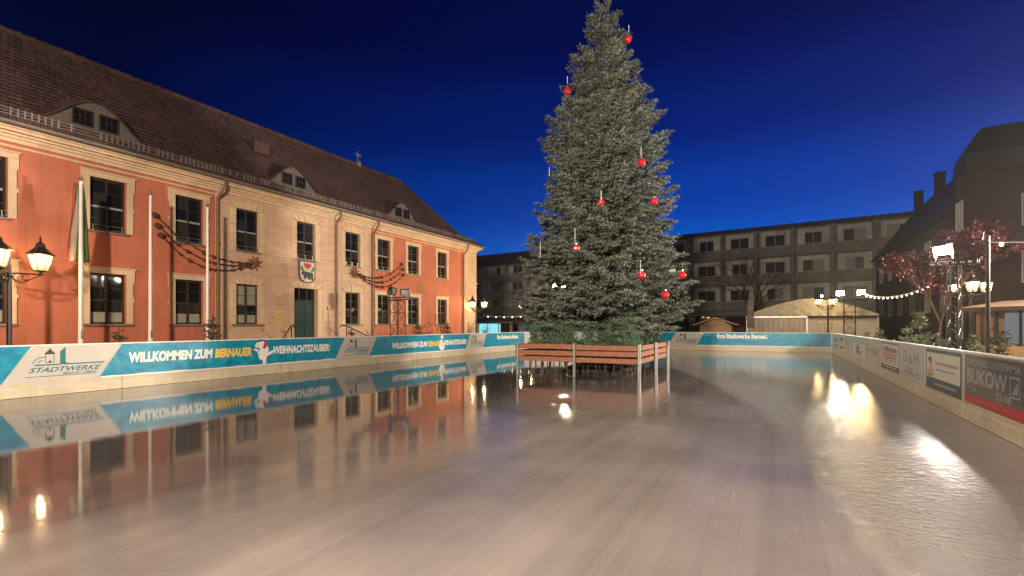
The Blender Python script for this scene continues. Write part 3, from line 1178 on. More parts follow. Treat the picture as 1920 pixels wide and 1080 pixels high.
# put one course line exactly on the dormer face
k = min(range(len(xs)), key=lambda q: abs(xs[q] - DF))
xs[k] = DF
tw = 0.18
for i in range(rows):
    x0, x1 = xs[i], xs[i + 1]
    t0 = (RE - x0) / (RE - RR)
    ya, yb = TY0 - 0.4 + t0 * HIP, TY1 + 0.4 - t0 * HIP
    n = int((yb - ya) / tw)
    off = (i % 2) * tw / 2
    for j in range(n + 1):
        p0, p1 = max(ya, ya + j * tw - off), min(yb, ya + (j + 1) * tw - off)
        if p1 - p0 < 0.03:
            continue
        g_ = 0.005
        p0 += g_
        p1 -= g_
        lift = 0.060 + random.uniform(-0.007, 0.009)
        xl = x0 + 0.02 + random.uniform(-0.008, 0.008)
        eps = 1e-5
        xm = x0 - eps if x0 <= DF + 1e-4 else x0
        za0, za1 = roof_z(xm, p0), roof_z(xm, p1)
        zb0, zb1 = roof_z(x1 + (eps if k == i + 1 else 0), p0), roof_z(x1 + (eps if k == i + 1 else 0), p1)
        tilt = random.uniform(-0.004, 0.004)
        rt.add([(xl, p0, za0 + lift + tilt), (xl, p1, za1 + lift - tilt), (x1 - 0.02, p1, zb1 + 0.006), (x1 - 0.02, p0, zb0 + 0.006),
                (xl, p0, za0 - 0.01), (xl, p1, za1 - 0.01)],
               [(0, 1, 2, 3), (4, 5, 1, 0)])
build('roof_tiles', rt, M['roof_tile'], hall, kind='stuff')
# solid roof body underneath, back slope and hips
rb = MB()
rid0, rid1 = TY0 - 0.4 + HIP, TY1 + 0.4 - HIP
XB = 2 * RR - RE
a_, b_ = TY0 - 0.4, TY1 + 0.4
rb.add([(RE, a_, ZE - 0.03), (RE, b_, ZE - 0.03), (XB, b_, ZE - 0.03), (XB, a_, ZE - 0.03), (RR, rid0, ZR - 0.02), (RR, rid1, ZR - 0.02),
        (BREAK_X, a_ + HIP * (RE - BREAK_X) / (RE - RR), BREAK_Z - 0.03), (BREAK_X, b_ - HIP * (RE - BREAK_X) / (RE - RR), BREAK_Z - 0.03)],
       [(0, 1, 7, 6), (6, 7, 5, 4), (2, 3, 4, 5), (1, 2, 5, 7), (3, 0, 6, 4), (0, 3, 2, 1)])
build('roof', rb, M['roof_tile'], hall)
rc = MB()
nr = 60
for i in range(nr):
    y0 = rid0 + (rid1 - rid0) * i / nr
    y1 = rid0 + (rid1 - rid0) * (i + 1) / nr
    rc.tube([(RR, y0, ZR + 0.02), (RR, y1 + 0.03, ZR + 0.05)], [0.10, 0.115], 8)
for (ye, yr) in ((b_, rid1), (a_, rid0)):
    nh = 16
    for i in range(nh):
        t0, t1 = i / nh, (i + 1) / nh
        def hp(t):
            x = RE + (RR - RE) * t
            return (x, ye + (yr - ye) * t, roof_base(x) + 0.04)
        rc.tube([hp(t0), hp(t1)], [0.11, 0.09], 6)
build('ridge_tiles', rc, M['roof_tile'], hall)

# gutter and snow guard along the eave
gt = MB()
gp = [(0.09 * math.cos(math.pi + math.pi * q / 6), 0.09 * math.sin(math.pi + math.pi * q / 6)) for q in range(7)]
vs, fs = [], []
for yy in (a_, b_):
    for u, v in gp:
        vs.append((RE + 0.08 + u, yy, ZE - 0.01 + v))
for q in range(6):
    fs.append((q, q + 1, 7 + q + 1, 7 + q))
gt.add(vs, fs)
gt.tube([(RE + 0.17, a_, ZE - 0.01), (RE + 0.17, b_, ZE - 0.01)], 0.012, 6)
build('gutter', gt, M['zinc'], hall)
sgm = MB()
sx = RE - 0.42
sz = roof_base(sx) + 0.04
for zz in (0.04, 0.13, 0.22):
    sgm.beam((sx, a_ + 0.6, sz + zz), (sx, b_ - 0.6, sz + zz), 0.02)
n = int((b_ - a_ - 1.2) / 0.16)
for i in range(n):
    y = a_ + 0.6 + i * 0.16
    if random.random() < 0.13 or (i // 11) % 4 == 3 and i % 11 > 7:
        continue
    sgm.box(sx - 0.012, sx + 0.012, y - 0.022, y + 0.022, sz + 0.0, sz + 0.26)
build('snow_guard', sgm, M['zinc'], hall, kind='stuff')

# eyebrow dormers: face wall following the curve, two small windows each
for d in DORM:
    mb = MB()
    zb = roof_base(DF) - 0.02
    n = 26
    top = []
    for i in range(n + 1):
        y = d - DHW + 2 * DHW * i / n
        top.append((y, zb + eyebrow(y) + 0.02))
    for i in range(n):
        (y0, t0), (y1, t1) = top[i], top[i + 1]
        mb.quad((DF + 0.0, y0, zb), (DF + 0.0, y1, zb), (DF + 0.0, y1, t1), (DF + 0.0, y0, t0))
    dm = build('dormer', mb, mat('dormer_render', (0.12, 0.10, 0.085), 0.85, var=0.15, scale=4), hall)
    mb = MB()
    for i in range(n):
        (y0, t0), (y1, t1) = top[i], top[i + 1]
        mb.add([(DF - 0.05, y0, t0 + 0.03), (DF + 0.1, y0, t0 + 0.03), (DF + 0.1, y1, t1 + 0.03), (DF - 0.05, y1, t1 + 0.03),
                (DF + 0.1, y0, t0 - 0.02), (DF + 0.1, y1, t1 - 0.02)], [(0, 1, 2, 3), (1, 4, 5, 2)])
    build('dormer_edge', mb, M['roof_tile'], dm)
    for s in (-1, 1):
        yc = d + s * 0.38
        z0 = zb + 0.14
        mb = MB()
        for q0, q1, r0, r1 in ((-0.29, -0.25, 0, 0.56), (0.25, 0.29, 0, 0.56), (-0.25, 0.25, 0, 0.04), (-0.25, 0.25, 0.52, 0.56),
                               (-0.09, -0.07, 0.04, 0.52), (0.07, 0.09, 0.04, 0.52), (-0.25, 0.25, 0.27, 0.29)):
            mb.box(DF + 0.004, DF + (0.05 if q1 - q0 > 0.3 else 0.045), yc + q0, yc + q1, z0 + r0, z0 + r1)
        build('dormer_window', mb, M['sash'], dm)
        mb = MB()
        for q0, q1 in ((-0.245, -0.092), (-0.068, 0.068), (0.092, 0.245)):
            for r0, r1 in ((0.045, 0.265), (0.295, 0.515)):
                mb.box(DF + 0.004, DF + 0.02, yc + q0, yc + q1, z0 + r0, z0 + r1)
        build('dormer_glass', mb, M['glass_dark'], dm)

# chimney-side vane and a small hatch on the roof
mb = MB()
mb.tube([(RR, 24.3, ZR), (RR, 24.3, ZR + 0.95)], 0.03, 6)
mb.box(RR - 0.02, RR + 0.02, 24.1, 24.6, ZR + 0.62, ZR + 0.75)
mb.box(RR - 0.15, RR + 0.15, 24.15, 24.45, ZR - 0.1, ZR + 0.25)
build('roof_vane', mb, M['zinc'], hall)
mb = MB()
hx = -22.6
mb.box(hx - 0.35, hx + 0.35, 15.6, 16.4, roof_base(hx) - 0.2, roof_base(hx) + 0.36)
build('roof_hatch', mb, M['roof_tile'], hall)

# ------------------------------------------------------------------ flagpoles and flag
prof = [(0.075, 0.0), (0.075, 0.3), (0.06, 2.0), (0.05, 4.5), (0.042, 6.0)]
for y, nm in ((7.3, 'carrying the furled flag'), (9.2, 'between the two salmon wing windows'), (11.1, 'beside the first downpipe')):
    r = thing('flagpole', 'white flagpole before the town hall, %s' % nm, 'flagpole', (-18.5, y, -0.06), group='flagpoles before the town hall')
    mb = MB()
    mb.lathe(prof, 12)
    build('pole', mb, M['white_pole'], r, (0, 0, 0), smooth=False)
    mb = MB()
    mb.lathe([(0.02, 6.0), (0.06, 6.04), (0.06, 6.10), (0.01, 6.14)], 10)
    build('finial', mb, M['brown_pipe'], r, (0, 0, 0))
    mb = MB()
    mb.box(0.05, 0.075, -0.03, 0.03, 1.25, 1.5)
    mb.tube([(0.068, 0, 1.4), (0.058, 0, 5.9)], 0.006, 5)
    build('halyard_cleat', mb, M['alu'], r, (0, 0, 0))
fl = MB()
fy, fx0 = 7.3, -18.5
cols = [(-0.30, 0), (-0.05, 1), (0.20, 2)]
nz = 14
for s, (u0, u1, mi) in enumerate(((-0.30, -0.22, 2), (-0.22, -0.03, 1), (-0.03, 0.30, 0))):
    vs = []
    fs = []
    for i in range(nz + 1):
        z = 5.85 - i * (2.35 / nz)
        spread = 0.35 + 0.65 * (i / nz) ** 0.8
        for j in range(4):
            u = u0 + (u1 - u0) * j / 3
            w = 0.05 * math.sin(u * 23 + i * 0.35) - 0.12
            vs.append((fx0 + w - 0.02, fy + u * spread, z + 0.08 * abs(u)))
    for i in range(nz):
        for j in range(3):
            p = i * 4 + j
            fs.append((p, p + 1, p + 5, p + 4))
    fl.add(vs, fs, mi)
o = build('flag', fl, [M['flag_green'], M['flag_white'], M['flag_red']], smooth=True)
so = o.modifiers.new('thick', 'SOLIDIFY')
so.thickness = 0.006
tag(o, 'furled green white and red flag hanging on the first flagpole', 'flag')


# ------------------------------------------------------------------ shooting star garlands
def garland(label, star, ends, sag):
    r = thing('star_garland', label, 'christmas decoration', star, group='shooting star lights on the town hall')
    mb = MB()
    P = []
    for k in range(16):
        rad = (0.34 if k % 2 == 0 else 0.15) * (1.12 if k in (0, 8) else 1)
        t = 2 * math.pi * k / 16 + 0.3
        P.append((rad * math.cos(t), rad * math.sin(t)))
    mb.prism(P, (0, 0, 0), (0, 1, 0), (0, 0, 1), -0.04, 0.0)
    c0 = len(mb.v)
    mb.add([(0.07, 0, 0)] + [(0.0, u, v) for u, v in P], [(0, 1 + i, 1 + (i + 1) % 16) for i in range(16)])
    build('star', mb, M['star_brown'], r, (0, 0, 0))
    for (dy, dz), sg_ in zip(ends, sag):
        mb = MB()
        n = 22
        pts = []
        for i in range(n + 1):
            t = i / n
            pts.append((0.02 + 0.03 * math.sin(i), dy * t, dz * t - sg_ * 4 * t * (1 - t) * (0.75 + 0.25 * t)))
        mb.tube(pts, 0.020, 5)
        for i, p in enumerate(pts[2:]):
            if i % 2 == 0:
                mb.ball((p[0] + 0.01, p[1], p[2] - 0.01), 0.045 + 0.035 * (i % 5 == 0) + 0.014 * (i % 3), 6)
        build('light_string', mb, M['garland'], r, (0, 0, 0))
    return r


garland('star at the left of the door trailing three dark light strings leftwards', (FX + 0.13, 13.95, 4.28),
        [(-3.95, 1.32), (-3.85, 0.95), (-3.75, 0.62)], [0.62, 0.72, 0.86])
garland('star at the right of the door trailing three dark light strings rightwards', (FX + 0.13, 19.75, 4.42),
        [(3.75, 0.85), (3.85, 0.55), (3.9, 0.22)], [0.62, 0.75, 0.85])

# ------------------------------------------------------------------ rink boards
BH = 1.165
Z0, Z1 = 0.32, 1.145             # printed band


def board_panel(name_label, p, q, inward, group):
    """one board from p to q (2D); inward is the unit normal to the ice"""
    p, q, nrm = Vector((*p, 0)), Vector((*q, 0)), Vector((*inward, 0))
    L = (q - p).length
    d = (q - p).normalized()
    r = thing('rink_board', name_label, 'rink board', (p + q) / 2, group=group)

    def slab(a, b, z0, z1, x0, x1):
        mb = MB()
        vs = []
        for z in (z0, z1):
            for u, w in ((a, x0), (b, x0), (b, x1), (a, x1)):
                vs.append(d * u + nrm * w + Vector((0, 0, z)))
        fl_ = [(0, 3, 2, 1), (4, 5, 6, 7), (0, 1, 5, 4), (1, 2, 6, 5), (2, 3, 7, 6), (3, 0, 4, 7)]
        mb.add(vs, fl_)
        return mb
    e = 0.006
    build('panel', slab(-L / 2 + e, L / 2 - e, 0.004, BH - 0.03, -0.06, 0.0), M['board_white'], r, (0, 0, 0))
    build('top_rail', slab(-L / 2 + e, L / 2 - e, BH - 0.0295, BH, -0.075, 0.012), M['print_white'], r, (0, 0, 0))
    build('kick_strip', slab(-L / 2 + e, L / 2 - e, 0.006, 0.21, 0.0005, 0.012), M['board_kick'], r, (0, 0, 0))
    mb = slab(-L / 2 + e, L / 2 - e, 0.272, 0.3, 0.0005, 0.004)
    build('yellow_line', mb, M['kick_line'], r, (0, 0, 0))
    mb = slab(L / 2 - 0.07, L / 2 + 0.03, -0.06, BH - 0.05, -0.13, -0.061)
    mb2 = slab(L / 2 - 0.05, L / 2 + 0.01, -0.06, 0.0, -0.6, -0.13)
    mb.add(mb2.v, mb2.f)
    build('support_post', mb, M['alu'], r, (0, 0, 0))
    return r


PL = 2.30
ys = [6.65 - PL * 2 + PL * i for i in range(13)]
for i in range(12):
    lab = 'white rink board, %s along the town hall, counted from the near picture edge' % ORD[i - 1] if i else 'white rink board on the town hall side just outside the near picture edge'
    board_panel(lab, (RX0, ys[i]), (RX0, ys[i + 1]), (1, 0), 'rink boards along the town hall')
board_panel('white rink board closing the town hall row before the far corner', (RX0, ys[12]), (RX0, 31.2 - 1.55), (1, 0), 'rink boards along the town hall') if 31.2 - 1.55 - ys[12] > 0.3 else None
cp, cq = (RX0, 29.66), (-10.5, RY1)
dd = Vector((cq[0] - cp[0], cq[1] - cp[1])).normalized()
for i in range(3):
    a = (cp[0] + (cq[0] - cp[0]) * i / 3, cp[1] + (cq[1] - cp[1]) * i / 3)
    b = (cp[0] + (cq[0] - cp[0]) * (i + 1) / 3, cp[1] + (cq[1] - cp[1]) * (i + 1) / 3)
    board_panel('plain white board of the slanting far corner behind the tree, %s from the town hall' % ORD[i], a, b, (dd[1], -dd[0]), 'plain corner boards behind the tree')
ex = [-10.5 + (RX1 + 10.5) * i / 6 for i in range(7)]
for i in range(6):
    board_panel('white rink board of the far end, %s from the tree side' % ORD[i], (ex[i], RY1), (ex[i + 1], RY1), (0, -1), 'rink boards at the far end')
RP = 2.53
ry = [8.7 + RP * i for i in range(-1, 11)]
for i in range(len(ry) - 1):
    board_panel(('white rink board on the sponsor side, %s from the BUKOW end' % ORD[i - 1]) if i else 'white rink board on the sponsor side just before the BUKOW board', (RX1, ry[i + 1]), (RX1, ry[i]), (-1, 0), 'rink boards on the sponsor side')


# ------------------------------------------------------------------ banners
class Sheet:
    """a printed sheet lying on a board: u along the reading direction, v up, layers 3 mm apart"""
    def __init__(self, o, ax, base=0.0):
        self.o, self.ax, self.ay = Vector(o), Vector(ax), Vector((0, 0, 1))
        self.base = base

    def poly(self, mb, pts, lay, mi=0):
        mb.flat(pts, [tuple(range(len(pts)))], self.o, self.ax, self.ay, self.base + 0.003 * lay, mi)

    def rect(self, mb, u0, u1, v0, v1, lay, mi=0):
        self.poly(mb, [(u0, v0), (u1, v0), (u1, v1), (u0, v1)], lay, mi)

    def frame(self, mb, u0, u1, v0, v1, t, lay, mi=0):
        self.rect(mb, u0, u1, v0, v0 + t, lay, mi)
        self.rect(mb, u0, u1, v1 - t, v1, lay, mi)
        self.rect(mb, u0, u0 + t, v0 + t, v1 - t, lay, mi)
        self.rect(mb, u1 - t, u1, v0 + t, v1 - t, lay, mi)

    def line(self, mb, pts, w, lay, mi=0):
        for (a, b), (c, d) in zip(pts[:-1], pts[1:]):
            L = math.hypot(c - a, d - b)
            nx, ny = -(d - b) / L * w / 2, (c - a) / L * w / 2
            self.poly(mb, [(a - nx, b - ny), (c - nx, d - ny), (c + nx, d + ny), (a + nx, b + ny)], lay, mi)

    def disc(self, mb, u, v, ru, rv, lay, mi=0, n=16, rot=0.0):
        p = []
        for i in range(n):
            t = 2 * math.pi * i / n
            x, y = ru * math.cos(t), rv * math.sin(t)
            p.append((u + x * math.cos(rot) - y * math.sin(rot), v + x * math.sin(rot) + y * math.cos(rot)))
        self.poly(mb, p, lay, mi)

    def text(self, mb, s, u, v, size, width=None, bold=0.03, shear=0.0, lay=2, mi=0):
        vv, ff = text2d(s, size, bold, shear, width)
        mb.flat([(a + u, b + v) for a, b in vv], ff, self.o, self.ax, self.ay, self.base + 0.003 * lay, mi)


def snow_edge(u0, u1, step=0.22):
    pts = []
    n = int((u1 - u0) / step)
    for i in range(n + 1):
        pts.append((u0 + (u1 - u0) * i / n, Z0 + 0.015 + 0.028 * random.random()))
    return [(u1, Z0 - 0.012), (u0, Z0 - 0.012)][::-1] + pts[::-1]


SL = 0.5                          # slant of the parallelograms


def blue_panel(sh, name, label, u0, u1, left_slant=True, right_slant=True):
    mb = MB()
    a = u0 - SL if left_slant else u0
    b = u1 - SL if right_slant else u1
    sh.poly(mb, [(a, Z0), (b, Z0), (u1, Z1), (u0, Z1)], 1)
    o = build(name, mb, M['banner_blue'])
    tag(o, label, 'banner', 'teal blue banners on the rink boards')
    mb = MB()
    sh.poly(mb, snow_edge(a + 0.03, b - 0.03), 2)
    build('snow_edge', mb, M['print_white'], o)
    return o


def tower_logo(sh, label, uc, k=1.0):
    """white parallelogram with the town tower, a tall L stroke and the slanted name under it; uc is the sheet's top left corner"""
    mb = MB()
    sh.poly(mb, [(uc - SL + 0.02, Z0), (uc + 1.72 - SL - 0.02, Z0), (uc + 1.72 - 0.02, Z1), (uc + 0.02, Z1)], 1)
    o = build('logo_banner', mb, M['print_pale'])
    o.data.materials[0] = M['board_white']
    tag(o, label, 'banner', 'white tower logo banners on the rink boards')
    u0 = uc + 0.03
    z = 0.70
    mb = MB()
    sh.line(mb, [(u0 + 0.0, z), (u0 + 0.46, z)], 0.03, 2)
    sh.line(mb, [(u0 + 0.60, z), (u0 + 1.32, z)], 0.03, 2)
    sh.poly(mb, [(u0 + 0.455, z - 0.0), (u0 + 0.455, z + 0.30), (u0 + 0.555, z + 0.40), (u0 + 0.555, z + 0.05), (u0 + 0.60, z + 0.015), (u0 + 0.60, z - 0.015)][::-1], 3)
    sh.line(mb, [(u0 - 0.16, 0.44), (u0 + 1.15, 0.44)], 0.014, 2)
    build('emblem_stroke', mb, M['print_teal'], o)
    mb = MB()
    sh.frame(mb, u0 + 0.19, u0 + 0.35, z + 0.05, z + 0.25, 0.012, 2)
    sh.poly(mb, [(u0 + 0.165, z + 0.245), (u0 + 0.375, z + 0.245), (u0 + 0.30, z + 0.33), (u0 + 0.27, z + 0.38), (u0 + 0.24, z + 0.33)], 3)
    sh.disc(mb, u0 + 0.27, z + 0.07, 0.025, 0.03, 3, n=8)
    sh.line(mb, [(u0 - 0.03, z + 0.04), (u0 + 0.03, z + 0.14), (u0 + 0.10, z + 0.17), (u0 + 0.19, z + 0.18)], 0.014, 2)
    sh.line(mb, [(u0 + 0.05, z + 0.04), (u0 + 0.09, z + 0.09), (u0 + 0.15, z + 0.11)], 0.012, 4)
    build('tower_emblem', mb, M['print_dark'], o)
    mb = MB()
    sh.text(mb, 'STADTWERKE', u0 - 0.10, 0.535, 0.115, 1.36, 0.02, 0.45, 2)
    build('lettering', mb, M['print_teal'], o)
    mb = MB()
    sh.text(mb, 'BERNAU GMBH', u0 + 0.50, 0.462, 0.05, 0.66, 0.015, 0.45, 2)
    build('lettering', mb, M['print_teal'], o)
    return o


LB = Sheet((RX0, 0, 0), (0, 1, 0), 0.003)
PER = 9.2
blue_panel(LB, 'banner', 'teal banner cut off at the near end of the town hall side', 2.1, 4.9)
tower_logo(LB, 'white STADTWERKE tower logo banner nearest the camera', 4.92)
b1 = blue_panel(LB, 'banner', 'long teal banner with large WILLKOMMEN ZUM BERNAUER WEIHNACHTSZAUBER and skating bear', 6.66, 14.1)
mb = MB()
LB.text(mb, 'WILLKOMMEN ZUM', 6.80, 0.655, 0.25, 2.16, 0.05, 0.10)
build('lettering', mb, M['print_white'], b1)
mb = MB()
LB.text(mb, 'WEIHNACHTSZAUBER!', 10.98, 0.665, 0.25, 2.36, 0.05, 0.10)
build('lettering', mb, M['print_white'], b1)
mb = MB()
LB.text(mb, 'BERNAUER', 9.04, 0.655, 0.25, 1.18, 0.05, 0.10)
build('lettering', mb, M['print_yellow'], b1, label='yellow word BERNAUER')
mb = MB()   # plain white bear on one leg, red scarf and cap
LB.disc(mb, 10.62, 0.72, 0.17, 0.25, 3, 0, 18, -0.45)
LB.disc(mb, 10.50, 0.985, 0.15, 0.12, 4, 0, 16, 0.2)
LB.disc(mb, 10.37, 0.945, 0.075, 0.055, 5, 0, 12)
LB.disc(mb, 10.60, 1.075, 0.04, 0.04, 5, 0, 10)
LB.poly(mb, [(10.48, 0.62), (10.42, 0.83), (10.28, 0.86), (10.27, 0.81), (10.38, 0.76)][::-1], 5, 0)
LB.poly(mb, [(10.60, 0.60), (10.74, 0.62), (10.70, 0.42), (10.74, 0.37), (10.58, 0.35), (10.58, 0.45)][::-1], 6, 0)
LB.poly(mb, [(10.72, 0.58), (10.80, 0.72), (10.99, 0.80), (11.02, 0.74), (10.90, 0.66)][::-1], 7, 0)
build('bear_print', mb, M['print_white'], b1)
mb = MB()
LB.poly(mb, [(10.58, 0.86), (10.66, 0.84), (10.78, 1.02), (10.72, 1.08), (10.62, 1.0)], 8, 0)
LB.disc(mb, 10.415, 0.97, 0.016, 0.016, 8, 0, 8)
build('scarf_print', mb, M['print_red'], b1)
mb = MB()
LB.poly(mb, [(10.36, 1.06), (10.62, 1.10), (10.60, 1.14), (10.44, 1.14)], 8, 0)
LB.disc(mb, 10.31, 0.945, 0.02, 0.018, 8, 0, 8)
build('cap_print', mb, M['print_navy'], b1)
tower_logo(LB, 'white STADTWERKE tower logo banner under the door-side lamp truss', 14.12)
b2 = blue_panel(LB, 'banner', 'teal banner with smaller WILLKOMMEN line and snowman, far part of town hall side', 15.86, 23.05)
mb = MB()
LB.text(mb, 'WILLKOMMEN ZUM', 16.75, 0.60, 0.24, 2.5, 0.055, 0.0)
build('lettering', mb, M['print_white'], b2)
mb = MB()
LB.text(mb, 'WEIHNACHTSZAUBER!', 20.55, 0.62, 0.24, 2.1, 0.055, 0.0)
build('lettering', mb, M['print_white'], b2)
mb = MB()
LB.text(mb, 'BERNAUER', 19.35, 0.60, 0.24, 0.95, 0.055, 0.0)
build('lettering', mb, M['print_yellow'], b2, label='yellow word BERNAUER')
mb = MB()
LB.disc(mb, 20.42, 0.56, 0.24, 0.21, 3)
LB.disc(mb, 20.42, 0.82, 0.17, 0.15, 4)
LB.disc(mb, 20.42, 1.01, 0.12, 0.11, 5)
build('snowman_print', mb, M['print_white'], b2)
mb = MB()
LB.rect(mb, 20.28, 20.56, 0.89, 0.95, 7)
LB.rect(mb, 20.48, 20.56, 0.72, 0.89, 7)
build('scarf_print', mb, M['print_red'], b2)
mb = MB()
LB.disc(mb, 20.42, 1.03, 0.03, 0.02, 7, 0, 8)
LB.disc(mb, 20.42, 0.60, 0.03, 0.03, 7, 0, 8)
build('button_print', mb, M['print_dark'], b2)
tower_logo(LB, 'white STADTWERKE tower logo banner farthest on the town hall side', 23.07)
b3 = blue_panel(LB, 'banner', 'short teal banner with Ihre Stadtwerke Bernau just left of the tree planter', 24.81, 29.6, True, False)
mb = MB()
LB.text(mb, 'Ihre Stadtwerke Bernau.', 26.0, 0.78, 0.25, 2.75, 0.05)
build('lettering', mb, M['print_white'], b3)

EB = Sheet((0, RY1, 0), (1, 0, 0), 0.003)
blue_panel(EB, 'banner', 'small teal banner piece at the far end peeking out behind the planter', -8.3, -5.78)
tower_logo(EB, 'white tower logo banner at the far end right of the christmas tree', -5.76)
b4 = blue_panel(EB, 'banner', 'wide teal banner with Ihre Stadtwerke Bernau across the far end before the tent', -4.02, 2.78, True, False)
mb = MB()
EB.text(mb, 'Ihre Stadtwerke Bernau.', -3.3, 0.80, 0.27, 2.85, 0.05)
build('lettering', mb, M['print_white'], b4)
mb = MB()
EB.rect(mb, -2.6, -0.9, 0.60, 0.63, 2)
EB.rect(mb, -2.3, -1.1, 0.52, 0.54, 2)
build('printed_lines', mb, M['print_teal'], b4)

# sponsor signs, reading direction -Y; u = -Y
RB = Sheet((RX1, 0, 0), (0, -1, 0), 0.003)


def sponsor(label, y0, y1, z0, z1, material, name='advertising_sign'):
    mb = MB()
    RB.rect(mb, -y0, -y1, z0, z1, 1)
    o = build(name, mb, M[material])
    return tag(o, label, 'advertising sign', 'sponsor signs on the rink boards')


def pr(o, name, material, fn):
    mb = MB()
    fn(mb)
    return build(name, mb, M[material], o)


# roofer sign
o = sponsor('grey DACHDECKERFIRMA BUKOW sign with red strip, nearest on the sponsor side', 11.12, 8.74, 0.32, 1.11, 'print_slate')
u = -11.08
pr(o, 'red_strip', 'print_darkred', lambda mb: RB.rect(mb, u - 0.04, u + 2.34, 0.32, 0.475, 2))
pr(o, 'lettering', 'print_grey', lambda mb: (RB.text(mb, 'DACHDECKERFIRMA', u + 0.06, 0.955, 0.105, 2.1, 0.02),
                                              RB.text(mb, 'BUKOW', u + 0.06, 0.66, 0.245, 1.66, 0.035),
                                              RB.text(mb, 'Tel.', u + 0.2, 0.535, 0.075, 0.3, 0.01),
                                              RB.text(mb, '23 08', u + 1.30, 0.515, 0.10, 0.55, 0.02)))
pr(o, 'red_lettering', 'print_red', lambda mb: [RB.rect(mb, u + 0.1 + 0.36 * k, u + 0.36 + 0.36 * k, 0.375, 0.415, 3) for k in range(6)])
pr(o, 'roof_emblem', 'print_grey', lambda mb: (RB.frame(mb, u + 1.80, u + 2.14, 0.60, 0.90, 0.03, 2),
                                                RB.poly(mb, [(u + 1.88, 0.66), (u + 2.08, 0.66), (u + 2.08, 0.84)], 3)))
pr(o, 'sign_border', 'alu', lambda mb: RB.rect(mb, u - 0.09, u - 0.05, 0.28, 1.12, 3))
# portrait sign
o = sponsor('white sign with woman portrait and dark blue foot strip beside the roofer sign', 13.62, 11.3, 0.30, 1.11, 'print_pale')
u = -13.62
pr(o, 'blue_frame', 'print_navy', lambda mb: (RB.rect(mb, u, u + 2.32, 0.30, 0.53, 2), RB.rect(mb, u, u + 2.32, 1.045, 1.11, 2),
                                               RB.rect(mb, u, u + 0.04, 0.53, 1.045, 2), RB.rect(mb, u + 2.24, u + 2.32, 0.53, 1.045, 2)))
pr(o, 'portrait', 'print_skin', lambda mb: (RB.disc(mb, u + 0.36, 0.83, 0.10, 0.09, 2), RB.rect(mb, u + 0.32, u + 0.40, 0.68, 0.76, 2),
                                             RB.poly(mb, [(u + 0.12, 0.56), (u + 0.62, 0.56), (u + 0.56, 0.70), (u + 0.36, 0.74), (u + 0.16, 0.70)], 3)))
pr(o, 'portrait_hair', 'print_dark', lambda mb: (RB.disc(mb, u + 0.34, 0.90, 0.13, 0.055, 4), RB.rect(mb, u + 0.24, u + 0.40, 0.56, 0.60, 4)))
pr(o, 'printed_lines', 'print_grey', lambda mb: (RB.rect(mb, u + 0.72, u + 2.12, 0.81, 0.87, 2), RB.rect(mb, u + 0.74, u + 1.95, 0.70, 0.735, 2)))
pr(o, 'printed_line', 'print_grey', lambda mb: RB.rect(mb, u + 0.65, u + 2.0, 0.405, 0.445, 3))
# D&H
o = sponsor('white D&H sign with thin house gable drawing', 16.02, 13.9, 0.36, 1.10, 'board_white')
u = -15.75
pr(o, 'lettering', 'print_slate', lambda mb: (RB.text(mb, 'D', u, 0.70, 0.30, 0.36, -0.01), RB.text(mb, '&', u + 0.52, 0.68, 0.22, 0.34, -0.005),
                                              RB.text(mb, 'H', u + 1.08, 0.70, 0.30, 0.42, -0.01), RB.text(mb, 'BAU', u + 0.55, 0.50, 0.09, 0.42, 0.0)))
pr(o, 'house_drawing', 'print_slate', lambda mb: (RB.line(mb, [(u + 0.02, 0.44), (u + 0.36, 0.68)], 0.02, 2), RB.line(mb, [(u + 1.16, 0.68), (u + 1.55, 0.44)], 0.02, 2),
                                                  RB.line(mb, [(u + 0.46, 0.98), (u + 0.70, 1.06), (u + 0.94, 0.98)], 0.018, 2),
                                                  RB.rect(mb, u, u + 1.56, 0.455, 0.475, 3), RB.rect(mb, u + 0.08, u + 1.56, 0.385, 0.40, 3)))
# hoffmann
o = sponsor('hoffmann sign with black frame, red lines and black foot strip', 18.75, 16.3, 0.33, 1.10, 'print_pale')
u = -18.75
pr(o, 'black_frame', 'print_dark', lambda mb: RB.frame(mb, u, u + 2.45, 0.33, 1.10, 0.035, 2))
pr(o, 'foot_strip', 'print_dark', lambda mb: RB.rect(mb, u + 0.04, u + 2.41, 0.366, 0.47, 2))
pr(o, 'lettering', 'print_dark', lambda mb: RB.text(mb, 'hoffmann', u + 0.22, 0.84, 0.17, 1.95, 0.025))
pr(o, 'printed_lines', 'print_red', lambda mb: (RB.rect(mb, u + 0.25, u + 2.15, 0.745, 0.80, 2), RB.rect(mb, u + 0.25, u + 2.1, 0.665, 0.72, 2)))
pr(o, 'printed_lines', 'print_slate', lambda mb: (RB.rect(mb, u + 0.25, u + 2.15, 0.605, 0.63, 2), RB.rect(mb, u + 0.25, u + 2.2, 0.535, 0.555, 2)))
pr(o, 'foot_lettering', 'print_pale', lambda mb: [RB.rect(mb, u + 0.35 + 0.27 * k, u + 0.47 + 0.27 * k, 0.388, 0.448, 3) for k in range(7)])
# JONAS
o = sponsor('white JONAS sign with small diamond emblem', 21.85, 18.95, 0.36, 1.10, 'board_white')
pr(o, 'lettering', 'print_slate', lambda mb: RB.text(mb, 'JONAS', -20.75, 0.60, 0.27, 1.55, 0.01))
pr(o, 'diamond_emblem', 'print_slate', lambda mb: (RB.line(mb, [(-21.7, 0.76), (-21.35, 0.98), (-21.0, 0.76)], 0.035, 2), RB.rect(mb, -21.7, -21.0, 0.72, 0.76, 3),
                                                   RB.line(mb, [(-21.6, 0.68), (-21.35, 0.5), (-21.1, 0.68)], 0.025, 2)))
